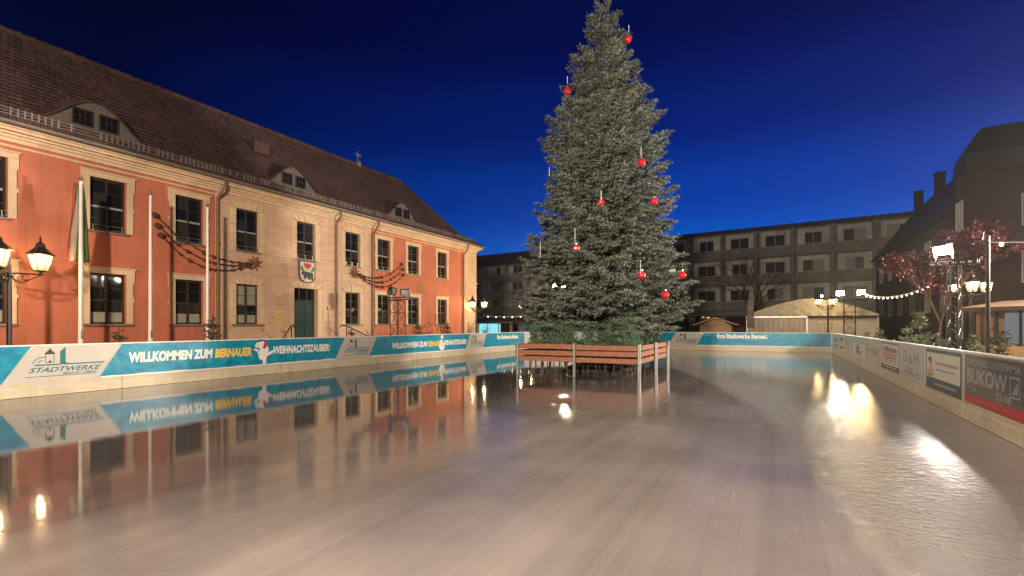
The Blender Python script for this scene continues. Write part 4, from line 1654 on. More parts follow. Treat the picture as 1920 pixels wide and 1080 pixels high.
# faint far signs
o = sponsor('pale blue and green sign with small dark tree emblem', 25.2, 22.0, 0.36, 1.10, 'print_pale')
pr(o, 'sky_strip', 'print_sky', lambda mb: RB.rect(mb, -25.2, -22.0, 0.90, 1.10, 2))
pr(o, 'tree_emblem', 'print_green', lambda mb: (RB.poly(mb, [(-24.1, 0.66), (-23.3, 0.66), (-23.7, 0.92)], 2), RB.disc(mb, -23.9, 0.68, 0.25, 0.08, 3)))
pr(o, 'printed_lines', 'print_slate', lambda mb: (RB.rect(mb, -24.2, -22.9, 0.52, 0.60, 2), RB.rect(mb, -24.0, -23.0, 0.45, 0.48, 2)))
o = sponsor('plain white sign with one small dark mark near the far corner', 27.7, 25.3, 0.36, 1.10, 'board_white')
pr(o, 'small_mark', 'print_slate', lambda mb: RB.rect(mb, -27.3, -27.05, 0.66, 0.84, 2))
o = sponsor('white sign with three dark text blocks near the far corner', 30.7, 27.8, 0.36, 1.10, 'print_pale')
pr(o, 'printed_lines', 'print_slate', lambda mb: (RB.rect(mb, -30.3, -28.5, 0.86, 0.99, 2), RB.rect(mb, -30.2, -28.6, 0.74, 0.78, 2), RB.rect(mb, -30.3, -28.3, 0.47, 0.58, 2)))
o = sponsor('pale blue photo sign, last before the far corner', 33.8, 30.8, 0.36, 1.12, 'print_sky')
pr(o, 'printed_lines', 'print_navy', lambda mb: (RB.rect(mb, -32.6, -31.2, 0.78, 0.86, 2), RB.rect(mb, -32.4, -31.3, 0.48, 0.58, 2)))


# ------------------------------------------------------------------ conifers
def needles_from(tw0, tw1, per, nlen, nw, rng):
    """needle triangles round every twig: arrays of twig starts and ends"""
    n = len(tw0)
    ax = tw1 - tw0
    L = np.linalg.norm(ax, axis=1, keepdims=True)
    ax = ax / np.maximum(L, 1e-6)
    ref = np.where(np.abs(ax[:, 2:3]) > 0.9, np.array([[1.0, 0, 0]]), np.array([[0, 0, 1.0]]))
    a = np.cross(ax, ref)
    a /= np.linalg.norm(a, axis=1, keepdims=True)
    b = np.cross(ax, a)
    V = np.empty((n, per, 3, 3))
    for i in range(per):
        t = (i + rng.random((n, 1))) / per
        base = tw0 + ax * L * t
        th = rng.random((n, 1)) * 2 * math.pi
        out = a * np.cos(th) + b * np.sin(th)
        d = ax * 0.62 + out * 0.78
        sd = np.cross(d, out)
        sd /= np.maximum(np.linalg.norm(sd, axis=1, keepdims=True), 1e-6)
        l = nlen * (0.75 + 0.5 * rng.random((n, 1)))
        V[:, i, 0] = base - sd * nw
        V[:, i, 1] = base + sd * nw
        V[:, i, 2] = base + d * l
    return V.reshape(-1, 3)


def mesh_tris(name, V, material):
    me = bpy.data.meshes.new(name)
    n = len(V) // 3
    me.vertices.add(len(V))
    me.vertices.foreach_set('co', V.astype(np.float32).ravel())
    me.loops.add(n * 3)
    me.loops.foreach_set('vertex_index', np.arange(n * 3, dtype=np.int32))
    me.polygons.add(n)
    me.polygons.foreach_set('loop_start', np.arange(0, n * 3, 3, dtype=np.int32))
    me.materials.append(material)
    me.update()
    return me


def conifer(radius, z0, z1, whorl, branch_gap, twig_gap, rng, per=7, nlen=0.085, nw=0.011, droop=0.0, sub=True, spread=None, limb_from=0.3):
    """returns needle vertices and a limb MB; radius(z, azimuth) gives the outline"""
    T0, T1 = [], []
    limbs = MB()
    z = z0
    ph = 0.0
    while z < z1:
        frac = (z - z0) / (z1 - z0)
        rbase = radius(z, 0.0)
        nb = max(4, int(round(2 * math.pi * max(rbase, 0.3) ** 0.8 / branch_gap)))
        ph += 0.7
        for kk in range(nb):
            az = ph + 2 * math.pi * (kk + rng.uniform(-0.3, 0.3)) / nb
            zz = z + rng.uniform(-0.5, 0.5) * whorl
            L = radius(zz, az) * rng.uniform(0.76, 1.0)
            if L < 0.06:
                continue
            slope = (-0.16 + droop) + 0.85 * frac ** 1.3 + rng.uniform(-0.08, 0.08)
            dh = np.array([math.cos(az), math.sin(az), 0.0])
            up = np.array([0, 0, 1.0])

            def P(t):
                return np.array([0, 0, zz - 0.06 * L]) + dh * (L * t) + up * (L * (slope * t + (0.24 if frac < 0.6 else 0.1) * t * t - 0.12 * t))
            pts = [P(t) for t in np.linspace(0, 1, 6)]
            limbs.tube([Vector(p) for p in pts], [0.05 * L ** 0.7 * (1 - 0.8 * i / 5) * 0.55 + 0.004 for i in range(6)], 4, caps=False)
            nt = max(3, int(L * (1 - limb_from * 0.8) / twig_gap))
            side = np.array([-math.sin(az), math.cos(az), 0.0])
            T0.append(P(0.72)); T1.append(P(0.86))
            T0.append(P(0.86)); T1.append(P(1.03))
            for i in range(nt):
                t = limb_from + (1 - limb_from) * (i + rng.uniform(0.1, 0.9)) / nt
                p = P(t)
                for s in (-1, 1):
                    tl = (0.30 * L * (1.15 - t) + 0.10) * rng.uniform(0.75, 1.2)
                    d = side * s * 0.75 + dh * 0.62 + up * (slope * 0.6 + rng.uniform(-0.22, 0.25))
                    d /= np.linalg.norm(d)
                    q = p + d * tl
                    T0.append(p); T1.append(q)
                    if sub and tl > 0.16:
                        ns = 2 if tl < 0.4 else 3
                        for j in range(ns):
                            f = (j + 0.6) / (ns + 0.35)
                            o = p + d * tl * f
                            for s2 in (-1, 1):
                                perp = np.cross(d, up) * s2
                                dd_ = d * 0.7 + perp * 0.7 + up * rng.uniform(-0.25, 0.3)
                                dd_ /= np.linalg.norm(dd_)
                                T0.append(o); T1.append(o + dd_ * tl * 0.42 * rng.uniform(0.7, 1.2))
        z += whorl
    return needles_from(np.array(T0), np.array(T1), per, nlen, nw, rng), limbs


# ---- the big christmas tree
TX, TYY = -5.30, 16.95
zk = [1.2, 1.9, 2.5, 3.6, 4.6, 5.5, 7.4, 8.3, 8.95, 9.8, 10.5, 11.84, 12.5, 12.9]
rk = [1.6, 2.7, 3.2, 3.1, 2.75, 2.42, 2.26, 2.08, 1.66, 1.36, 1.16, 0.76, 0.45, 0.1]
bumps = [(RNG.uniform(0, 2 * math.pi), RNG.uniform(1.8, 9.5), RNG.uniform(0.55, 1.1), RNG.uniform(-0.34, 0.22)) for _ in range(46)]


def tree_radius(z, az):
    r = float(np.interp(z, zk, rk))
    for a, zc, w, h in bumps:
        da = abs((az - a + math.pi) % (2 * math.pi) - math.pi)
        q = (da * max(r, 0.6) / w) ** 2 + ((z - zc) / (0.5 * w)) ** 2
        if q < 4:
            r += h * math.exp(-q) * min(1.0, r / 2)
    return max(r, 0.03)


xmas = thing('christmas_tree', 'tall dense christmas fir rising from the wooden planter on the ice', 'christmas tree', (TX, TYY, 0))
V, limbs = conifer(tree_radius, 1.9, 12.8, 0.40, 0.68, 0.12, RNG, per=8, nlen=0.085, nw=0.0125)
link('crown', mesh_tris('crown', V, M['needle']), xmas)
NT_TREE = len(V) // 3
build('branches', limbs, M['twig'], xmas, (0, 0, 0))
mb = MB()
mb.tube([(0, 0, -0.0), (0, 0, 0.6), (0.02, 0.01, 4), (0, 0, 9), (0, 0, 12.7)], [0.24, 0.2, 0.15, 0.09, 0.015], 12)
build('trunk', mb, M['bark'], xmas, (0, 0, 0), smooth=True)


def tree_pt(px, py, out=0.1):
    """a place on the camera-facing side of the crown, from the bearing and height it is seen at"""
    u = (px - 960) / F_PX
    dx, dy = -SN + u * CS, CS + u * SN
    n = math.hypot(dx, dy)
    best = None
    for dep in np.arange(13.8, 19.5, 0.1):
        X, Y, Z = dx * dep, dy * dep, EYE + (610 - py) / F_PX * dep
        r = math.hypot(X - TX, Y - TYY)
        az = math.atan2(Y - TYY, X - TX)
        if r <= tree_radius(Z, az) + out:
            best = (X, Y, Z)
            break
    if best is None:
        dep = 17.4
        best = (dx * dep, dy * dep, EYE + (610 - py) / F_PX * dep)
    return best


mb = MB()
mb.lathe([(0.012, -0.12), (0.09, -0.085), (0.128, 0.0), (0.09, 0.085), (0.012, 0.12)], 10)
ball_me = None
bl = [(1177, 74, 'highest red bauble, near the tree top on its right edge'), (1064, 171, 'small red bauble high on the left edge of the tree'),
      (1203, 305, 'red bauble in the upper right part of the tree, alone below the narrow top'), (1127, 380, 'red bauble in the middle of the tree front, level with the right edge one'),
      (1226, 378, 'red bauble near the right edge at half height of the tree'), (1080, 466, 'red bauble on the left half of the lower tree beneath a white tube'),
      (1203, 516, 'red bauble on the lower tree front, right of the trunk'), (1279, 516, 'red bauble at the outer right tip of a low branch'),
      (1247, 553, 'lowest red bauble, half sunk in needles on the right')]
first = None
for px, py, lab in bl:
    p = tree_pt(px, py, 0.05)
    if first is None:
        first = thing('bauble', lab, 'bauble', p, group='red baubles on the christmas tree')
        b_ = MB()
        b_.ball((0, 0, 0), 0.115, 12)
        build('ball', b_, M['bauble'], first, (0, 0, 0), smooth=False)
        b_ = MB()
        b_.lathe([(0.03, 0.12), (0.03, 0.155), (0.01, 0.16)], 8)
        build('cap', b_, M['alu'], first, (0, 0, 0))
        b_ = MB()
        b_.tube([(0, 0, 0.15), (0.01, 0, 0.32)], 0.004, 4)
        build('hook_wire', b_, M['alu'], first, (0, 0, 0))
    else:
        dup(first, p, lab)
tubes = [(1078, 442, 26, 'white light tube hanging above the left lower bauble'), (1013, 468, 28, 'white light tube hanging alone at the left edge of the tree'),
         (1201, 500, 22, 'white light tube hanging above the lower right bauble'), (1127, 366, 18, 'white light tube above the middle bauble'),
         (1202, 284, 18, 'white light tube above the upper right bauble'), (1064, 150, 14, 'white light tube at the upper left edge'), (1179, 54, 14, 'white light tube near the tree top'),
         (1030, 322, 16, 'white light tube low on the upper left edge of the tree')]
for px, py, ln_, lab in tubes:
    p = tree_pt(px, py, 0.2)
    h = ln_ / 2 / F_PX * 16
    b_ = MB()
    b_.tube([(0, 0, -h), (0, 0, h)], 0.010, 6)
    o = build('light_tube', b_, M['tube_light'])
    o.location = p
    tag(o, lab, 'light tube', 'white light tubes on the christmas tree')
# tip star
st_ = thing('tree_star', 'orange red star on the very tip of the christmas tree', 'star', (TX, TYY, 12.9))
mb = MB()
P = []
for k in range(16):
    rad = 0.34 if k % 2 == 0 else 0.13
    t = 2 * math.pi * k / 16 + math.pi / 2
    P.append((rad * math.cos(t), rad * math.sin(t)))
axv = Vector((CS, SN, 0))
mb.prism(P, (0, 0, 0.28), axv, (0, 0, 1), -0.03, 0.03)
build('star_body', mb, M['star_red'], st_, (0, 0, 0))
mb = MB()
mb.tube([(0, 0, -0.4), (0, 0, 0.1)], 0.02, 6)
build('star_mount', mb, M['iron'], st_, (0, 0, 0))

# ------------------------------------------------------------------ planter
PX0, PX1, PY0, PY1 = -7.55, -3.58, 14.8, 18.95
pln = thing('wooden_planter', 'square wooden plank planter on steel posts round the christmas tree', 'planter', ((PX0 + PX1) / 2, (PY0 + PY1) / 2, 0))
lev = [(0.455, 0.60), (0.648, 0.793), (0.842, 0.99)]


def plank(p, q, z0, z1, nrm):
    mb = MB()
    zm = (z0 + z1) / 2 + random.uniform(-0.008, 0.008)
    mb.beam((*p, zm), (*q, zm + random.uniform(-0.006, 0.006)), 0.045, z1 - z0)
    build('plank', mb, M['wood'], pln)


xm, ym = (PX0 + PX1) / 2, (PY0 + PY1) / 2
for z0, z1 in lev:
    for a, b in ((PX0 - 0.12, xm - 0.012), (xm + 0.012, PX1 - 0.03)):
        plank((a, PY0), (b, PY0), z0, z1, None)
        plank((a, PY1), (b, PY1), z0, z1, None)
    for a, b in ((PY0 + 0.03, ym - 0.01), (ym + 0.01, PY1 - 0.03)):
        plank((PX1, a), (PX1, b), z0, z1, None)
        plank((PX0, a), (PX0, b), z0, z1, None)
for x, y in ((PX0, PY0 - 0.075), (xm, PY0 - 0.075), (PX1 + 0.03, PY0 - 0.06), (PX1 + 0.075, ym), (PX1 + 0.075, PY1), (PX0 - 0.075, ym), (PX0, PY1 + 0.075), (xm, PY1 + 0.075)):
    mb = MB()
    mb.lathe([(0.05, 0.0), (0.05, 1.03), (0.045, 1.04)], 10, (x, y, 0))
    build('post', mb, M['galv'], pln)
for x, y in ((PX0 + 0.3, PY0 + 0.25), (xm - 0.9, PY0 + 0.9), (xm + 0.9, PY0 + 0.35), (PX1 - 0.5, PY0 - 0.0 + 0.12), (xm + 0.6, PY0 + 1.4), (PX0 + 0.7, PY1 - 0.6), (PX1 - 0.3, PY1 - 0.8)):
    mb = MB()
    mb.tube([(x, y, 0.0), (x, y, 0.62)], 0.022, 6)
    build('support_leg', mb, M['iron'], pln)
mb = MB()
for yy in (PY0 + 0.6, ym, PY1 - 0.6):
    mb.box(PX0 + 0.1, PX1 - 0.1, yy - 0.05, yy + 0.05, 0.56, 0.62)
build('floor_beam', mb, M['wood_pale'], pln)
mb = MB()
mb.lathe([(1.25, 0.0), (1.2, 0.12), (0.85, 0.25), (0.3, 0.34)], 20, (TX - 0.2, TYY + 0.2, 0.0))
so_ = build('tree_mound', mb, M['soil'], smooth=True)
tag(so_, 'dark mound holding the tree trunk beneath the planter', 'mound')

# cut fir branches packed upright in the planter
def sprig_radius(h, r):
    return lambda z, az: max(0.02, r * (1 - z / h) ** 0.7 * (0.75 + 0.25 * math.sin(3 * az + 9 * z)))


sprigs = []
for k in range(3):
    rg = np.random.default_rng(40 + k)
    h = 0.85
    V, lb = conifer(sprig_radius(h, 0.26), 0.04, h, 0.085, 0.62, 0.06, rg, per=6, nlen=0.055, nw=0.007, droop=0.75, sub=False, limb_from=0.1)
    sprigs.append((mesh_tris('sprig', V, M['cut_fir']), lb.mesh('stem', M['twig'])))
stem = MB()
stem.tube([(0, 0, -0.35), (0, 0, 0.85)], [0.02, 0.005], 6)
stem_me = stem.mesh('stem', M['twig'])
k = 0
spots = []
for i in range(17):
    spots.append((PX0 + 0.28 + (PX1 - PX0 - 0.5) * i / 16 + random.uniform(-0.06, 0.06), PY0 + 0.28 + random.uniform(-0.05, 0.22)))
for i in range(12):
    spots.append((PX1 - 0.28 + random.uniform(-0.18, 0.04), PY0 + 0.5 + 3.3 * i / 11 + random.uniform(-0.1, 0.1)))
for i in range(8):
    spots.append((PX0 + 0.3 + random.uniform(-0.04, 0.15), PY0 + 0.6 + 3.2 * i / 7))
for x, y in spots:
    r = thing('cut_fir_branch', 'cut green fir branch standing upright in the planter at the foot of the tree', 'fir branch', (x, y, 0.62), random.uniform(0, 6.28),
              'cut fir branches packed in the planter')
    s = random.uniform(1.15, 1.8)
    r.scale = (s * random.uniform(0.6, 0.9), s * 0.75, s * random.uniform(0.85, 1.2))
    r.rotation_euler = (random.uniform(-0.16, 0.16), random.uniform(-0.16, 0.16), random.uniform(0, 6.28))
    link('needles', sprigs[k % 3][0], r)
    link('stem', stem_me, r)
    k += 1


# ------------------------------------------------------------------ potted firs and shrubs behind the boards
def fir_kind(h, r, seed, material, per=6, gap=0.06, wh=0.13, open_=0.85):
    rg = np.random.default_rng(seed)
    V, lb = conifer(lambda z, az: max(0.02, r * (1 - z / h) ** 0.85 * (0.82 + 0.25 * math.sin(2.3 * az + 5 * z))), 0.12, h - 0.12, wh, open_, gap, rg,
                    per=per, nlen=0.06, nw=0.008, droop=0.25, sub=True, limb_from=0.15)
    tip = needles_from(np.array([[0, 0, h - 0.35], [0, 0, h - 0.2]]), np.array([[0, 0, h - 0.2], [0, 0, h]]), 14, 0.06, 0.008, rg)
    return mesh_tris('crown', np.concatenate([V, tip]), material), lb


def fir_thing(label, loc, kind, h, group, sc=1.0, rz=0.0):
    r = thing('young_fir', label, 'fir', loc, rz, group)
    r.scale = (sc, sc, sc)
    link('crown', kind[0], r)
    mb_ = kind[1]
    if not isinstance(mb_, bpy.types.Mesh):
        mb_.tube([(0, 0, 0), (0, 0, h)], [0.035, 0.006], 6)
    link('trunk', kind[2], r)
    return r


kinds = {}
for nm, h, rr, sd, mt in (('dark', 1.9, 0.62, 3, 'needle_dark'), ('bright', 2.0, 0.8, 5, 'needle_fresh'), ('bushy', 1.6, 0.85, 8, 'needle_fresh')):
    cme, lb = fir_kind(h, rr, sd, M[mt], wh=0.16 if nm == 'bright' else 0.13)
    lb.tube([(0, 0, 0), (0, 0, h)], [0.035, 0.006], 6)
    kinds[nm] = (cme, lb.mesh('trunk', M['twig']), None)


def fir(label, x, y, kind, sc=1.0, group=None):
    r = thing('young_fir', label, 'fir', (x, y, -0.06), random.uniform(0, 6.28), group)
    r.scale = (sc, sc, sc)
    link('crown', kinds[kind][0], r)
    link('trunk', kinds[kind][1], r)
    return r


GL = 'young firs behind the town hall side boards'
fir('dark young fir behind the boards in front of the third flagpole', -15.5, 9.45, 'dark', 1.06, GL)
fir('low dark fir behind the boards below the first ground-floor window', -15.5, 6.95, 'dark', 0.86, GL)
fir('thin dark fir tip behind the boards right of the green door', -16.2, 15.9, 'dark', 0.84, GL)
fir('dark fir behind the boards right of the lamp truss', -16.2, 20.4, 'dark', 0.98, GL)
fir('dark fir behind the boards below the last ground-floor window', -16.6, 23.6, 'dark', 0.98, GL)
GR = 'young firs behind the sponsor boards'
fir('bright green young fir rising behind the hoffmann sign', 3.7, 18.4, 'bright', 1.06, GR)
fir('bright bushy fir left of the tall one behind the JONAS sign', 3.8, 20.6, 'bushy', 1.02, GR)
fir('green fir low behind the D&H sign', 3.7, 16.2, 'bushy', 0.86, GR)
fir('pale green fir behind the portrait sign', 3.8, 14.3, 'bright', 0.76, GR)
fir('bushy dark fir behind the joint of portrait and roofer signs', 3.7, 12.6, 'dark', 0.90, GR)
fir('bushy green fir behind the left part of the roofer sign', 3.8, 11.3, 'bushy', 0.88, GR)
fir('dark fir behind the right part of the roofer sign', 3.7, 9.7, 'dark', 0.80, GR)
fir('small fir at the far sponsor corner by the lamp truss', 3.9, 29.5, 'bushy', 0.86, GR)
fir('small fir behind the pale tree-emblem sign', 3.7, 25.0, 'dark', 0.86, GR)


# bare twiggy shrubs
def shrub(label, x, y, h, n, mats, leafy, seed, group, spread=0.35, cat='shrub'):
    rg = random.Random(seed)
    r = thing('bare_shrub' if not leafy else 'leafy_shrub', label, cat, (x, y, -0.06), 0, group)
    mb = MB()
    leaves = MB()
    for i in range(n):
        az = rg.uniform(0, 6.28)
        tilt = rg.uniform(0.1, 1.0) * spread
        hh = h * rg.uniform(0.7, 1.0)
        p0 = Vector((rg.uniform(-0.06, 0.06), rg.uniform(-0.06, 0.06), 0))
        p1 = p0 + Vector((math.cos(az) * tilt * hh * 0.4, math.sin(az) * tilt * hh * 0.4, hh * 0.55))
        p2 = p1 + Vector((math.cos(az) * tilt * hh * 0.7, math.sin(az) * tilt * hh * 0.7, hh * 0.45))
        mb.tube([p0, p1, p2], [0.018, 0.012, 0.004], 5)
        for j in range(3):
            t = rg.uniform(0.3, 0.9)
            b0 = p1.lerp(p2, t)
            a2 = rg.uniform(0, 6.28)
            b1 = b0 + Vector((math.cos(a2) * 0.18, math.sin(a2) * 0.18, rg.uniform(0.08, 0.25)))
            mb.tube([b0, b1], [0.008, 0.003], 4)
            if leafy:
                for q in range(9):
                    c = b0.lerp(b1, rg.random()) + Vector((rg.uniform(-.05, .05), rg.uniform(-.05, .05), rg.uniform(-.05, .05)))
                    d1 = Vector((rg.uniform(-1, 1), rg.uniform(-1, 1), rg.uniform(-1, 1))).normalized() * 0.035
                    d2 = d1.cross(Vector((rg.uniform(-1, 1), rg.uniform(-1, 1), 1))).normalized() * 0.02
                    leaves.quad(c - d1, c - d2, c + d1, c + d2)
    build('twigs', mb, M[mats[0]], r, (0, 0, 0))
    if leafy:
        build('leaves', leaves, M[mats[1]], r, (0, 0, 0))
    return r


GS = 'dry shrubs behind the town hall side boards'
shrub('bare forked twigs behind the boards left of the green door', -16.0, 12.75, 1.75, 3, ['twig'], False, 3, GS, 0.8)
shrub('low spiky bare shrub at the corner of cream bay and red wing', -16.4, 17.5, 1.65, 9, ['twig'], False, 4, GS, 1.0)
shrub('brown-leaved shrub just right of the lamp truss', -16.4, 21.6, 1.7, 7, ['twig', 'leaf_dry'], True, 5, GS)
shrub('tall dry leafy shrub between the last two ground-floor windows', -16.4, 22.7, 2.05, 8, ['twig', 'leaf_dry'], True, 6, GS)
shrub('upright broom-like bare shrub before the corner of the town hall', -16.8, 26.2, 2.0, 16, ['twig'], False, 8, GS, 0.3)
shrub('sparse upright twigs in front of the corner lamp', -16.8, 28.2, 1.75, 12, ['twig'], False, 9, GS, 0.3)
shrub('bare forked twigs before the white tent at the far corner', 2.6, 34.9, 2.3, 5, ['twig'], False, 10, 'bare twigs at the far end boards', 0.5)
shrub('small bare twigs sticking up before the tent curtain', -0.3, 34.7, 1.95, 5, ['twig'], False, 12, 'bare twigs at the far end boards', 0.9)


# ------------------------------------------------------------------ lanterns on posts
def lantern_post(label, loc, rz, h, r_arm, k_arms=3, top=False, group='cast-iron lamp posts', k=1.0):
    root = thing('street_lamp', label, 'street lamp', loc, rz, group)
    mb = MB()
    H = h
    mb.lathe([(0.16, 0), (0.16, 0.25), (0.12, 0.3), (0.11, 0.75), (0.075, 0.85), (0.06, 1.0), (0.055, H - 0.55), (0.075, H - 0.5), (0.05, H - 0.42), (0.035, H - 0.1), (0.02, H + 0.05)], 12)
    build('post', mb, M['iron'], root, (0, 0, 0), smooth=False)
    spots = [(r_arm * math.cos(2 * math.pi * i / k_arms), r_arm * math.sin(2 * math.pi * i / k_arms)) for i in range(k_arms)]
    for x, y in spots:
        d = Vector((x, y, 0)).normalized()
        mb = MB()
        z = H - 0.42
        mb.tube([Vector((0, 0, z)), d * r_arm * 0.5 + Vector((0, 0, z + 0.01)), d * (r_arm + 0.06) + Vector((0, 0, z))], 0.02, 6)
        sc = []
        for i in range(13):
            t = i / 12
            sc.append(d * (0.04 + r_arm * 0.95 * t) + Vector((0, 0, z - 0.02 - 0.24 * math.sin(math.pi * (t ** 0.6)) * (1 - 0.35 * t))))
        mb.tube(sc, 0.014, 5)
        for cu, rad in ((0.28, 0.10), (0.52, 0.075)):
            ring = [d * (r_arm * cu + rad * math.cos(q)) + Vector((0, 0, z - 0.09 + rad * math.sin(q))) for q in np.linspace(0, 5.6, 12)]
            mb.tube(ring, 0.011, 5)
        build('arm', mb, M['iron'], root, (0, 0, 0))
        # lantern: frame and roof are one mesh, glass panes and bulb its pieces
        lz = z + 0.10
        base = Vector((d * r_arm)) + Vector((0, 0, 0))
        n = 6
        rb_, rt_, hh = 0.125 * k, 0.215 * k, 0.36 * k
        lm = MB()
        lm.lathe([(0.02, -0.12), (0.035, -0.1), (0.03, -0.03), (0.07, -0.02), (rb_ + 0.01, 0.0), (rb_ + 0.01, 0.02)], n)
        for i in range(n):
            t = 2 * math.pi * i / n
            lm.tube([(rb_ * math.cos(t), rb_ * math.sin(t), 0.0), (rt_ * math.cos(t), rt_ * math.sin(t), hh)], 0.009, 4)
        lm.lathe([(rt_ + 0.05, hh - 0.004), (rt_ + 0.055, hh + 0.015), (rt_ * 0.72, hh + 0.10 * k), (rt_ * 0.42, hh + 0.17 * k), (0.085 * k, hh + 0.19 * k), (0.08 * k, hh + 0.24 * k), (0.03, hh + 0.29 * k), (0.022, hh + 0.33 * k), (0.03, hh + 0.35 * k), (0.005, hh + 0.43 * k)], n)
        lan = build('lantern', lm, M['iron'], root, base + Vector((0, 0, lz)))
        for i in range(n):
            t0, t1 = 2 * math.pi * i / n, 2 * math.pi * (i + 1) / n
            pm = MB()
            e = 0.97
            pm.quad((rb_ * e * math.cos(t0), rb_ * e * math.sin(t0), 0.02), (rb_ * e * math.cos(t1), rb_ * e * math.sin(t1), 0.02),
                    (rt_ * e * math.cos(t1), rt_ * e * math.sin(t1), hh - 0.01), (rt_ * e * math.cos(t0), rt_ * e * math.sin(t0), hh - 0.01))
            link('pane', pm.mesh('pane', M['lantern_glass']), lan, (0, 0, 0))
        bm = MB()
        bm.ball((0, 0, hh * 0.72), 0.06, 8, sz=1.3)
        link('bulb', bm.mesh('bulb', M['bulb_warm']), lan, (0, 0, 0))
    return root


lampA = lantern_post('black scrolled street lamp with warm lanterns left of the first flagpole', (-18.15, 5.6, -0.06), math.radians(90 - 8), 3.48, 0.62, k=1.25)
dup(lampA, (-19.1, 30.75, -0.06), 'black three-arm street lamp lit at the far corner of the town hall', rz=math.radians(35), scale=0.92)
dup(lampA, (-18.75, 38.5, -0.06), 'glaring street lamp beyond the far corner boards left of the tree', rz=math.radians(85), scale=0.98)
dup(lampA, (7.6, 29.0, -0.06), 'street lamp with twin lights behind the red tree and light truss', rz=math.radians(20), scale=0.98)
dup(lampA, (3.45, 44.4, -0.06), 'street lamp lit in front of the marquee tent behind the far light truss', rz=math.radians(60), scale=1.0)
# lamps of the same square behind the camera, mirrored in the town hall windows
dup(lampA, (6.5, 4.0, -0.06), 'street lamp on the near side of the square opposite the town hall', rz=0.4, scale=1.0)
dup(lampA, (6.0, -9.0, -0.06), 'street lamp behind the sponsor boards at the camera end', rz=1.1, scale=1.0)
dup(lampA, (-9.0, -9.5, -0.06), 'street lamp behind the near end of the rink', rz=0.2, scale=1.0)


# ------------------------------------------------------------------ flood trusses
def truss_mast(label, loc, rz, h, w, heads, group='light trusses round the rink', mtl='truss_black'):
    """heads: (offset along the bar, height above the top, yaw, pitch, lens material, size)"""
    root = thing('light_truss', label, 'light truss', loc, rz, group)
    mb = MB()
    cs = [(-w / 2, -w / 2), (w / 2, -w / 2), (w / 2, w / 2), (-w / 2, w / 2)]
    for x, y in cs:
        mb.tube([(x, y, 0), (x, y, h)], 0.024, 6)
    n = max(3, int(round(h / (w * 1.05))))
    for i in range(n):
        za, zb = h * i / n, h * (i + 1) / n
        for j in range(4):
            p, q = cs[j], cs[(j + 1) % 4]
            if i % 2:
                p, q = q, p
            mb.tube([(*p, za), (*q, zb)], 0.012, 5)
            mb.tube([(*cs[j], zb - 0.01), (*cs[(j + 1) % 4], zb - 0.01)], 0.012, 5)
    build('truss', mb, M[mtl], root, (0, 0, 0))
    mb = MB()
    mb.box(-w / 2 - 0.2, w / 2 + 0.2, -w / 2 - 0.2, w / 2 + 0.2, 0.0, 0.04)
    build('base_plate', mb, M[mtl], root, (0, 0, 0))
    mb = MB()
    span = max(abs(hd[0]) for hd in heads) + 0.3
    for s in (-1, 1):
        mb.tube([(-span, s * 0.1, h + 0.05), (span, s * 0.1, h + 0.05)], 0.022, 6)
        mb.tube([(-span, s * 0.1, h + 0.17), (span, s * 0.1, h + 0.17)], 0.022, 6)
    for i in range(7):
        x = -span + 2 * span * i / 6
        mb.tube([(x, -0.1, h + 0.05), (x, -0.1, h + 0.17)], 0.012, 5)
        mb.tube([(x, 0.1, h + 0.05), (x, 0.1, h + 0.17)], 0.012, 5)
        mb.tube([(x, -0.1, h + 0.11), (x, 0.1, h + 0.11)], 0.012, 5)
    build('cross_bar', mb, M[mtl], root, (0, 0, 0))
    for off, dz, yaw, pitch, lens, size in heads:
        hd = MB()
        W, Hh = size, size * 0.72
        hd.box(-W / 2, W / 2, -0.14, 0.0, -Hh / 2, Hh / 2)
        for k in range(5):
            x = -W / 2 + W * (k + 0.5) / 5
            hd.box(x - 0.012, x + 0.012, -0.19, -0.141, -Hh / 2 + 0.02, Hh / 2 - 0.02)
        hd.box(-W / 2 - 0.02, -W / 2 - 0.001, -0.16, 0.05, -Hh / 2 - 0.02, Hh / 2 + 0.02)
        hd.box(W / 2 + 0.001, W / 2 + 0.02, -0.16, 0.05, -Hh / 2 - 0.02, Hh / 2 + 0.02)
        hd.box(-W / 2 - 0.02, W / 2 + 0.02, -0.16, 0.06, Hh / 2 + 0.001, Hh / 2 + 0.02)
        o = build('floodlight', hd, M['iron'], root, (off, 0, h + 0.17 + dz))
        o.rotation_euler = (-pitch, 0, yaw)
        ln = MB()
        ln.quad((-W / 2 + 0.03, 0.006, -Hh / 2 + 0.03), (-W / 2 + 0.03, 0.006, Hh / 2 - 0.03), (W / 2 - 0.03, 0.006, Hh / 2 - 0.03), (W / 2 - 0.03, 0.006, -Hh / 2 + 0.03))
        link('lens', ln.mesh('lens', lens if not isinstance(lens, str) else M[lens]), o, (0, 0, 0))
        br = MB()
        br.beam((-W / 2 - 0.03, -0.05, 0), (-W / 2 - 0.03, -0.05, -Hh / 2 - 0.14), 0.025)
        br.beam((W / 2 + 0.03, -0.05, 0), (W / 2 + 0.03, -0.05, -Hh / 2 - 0.14), 0.025)
        br.beam((-W / 2 - 0.03, -0.05, -Hh / 2 - 0.14), (W / 2 + 0.03, -0.05, -Hh / 2 - 0.14), 0.025)
        link('bracket', br.mesh('bracket', M['alu']), o, (0, 0, 0))
    return root


def face(dx, dy):
    return math.atan2(-dx, dy)       # yaw that turns +Y to (dx, dy)


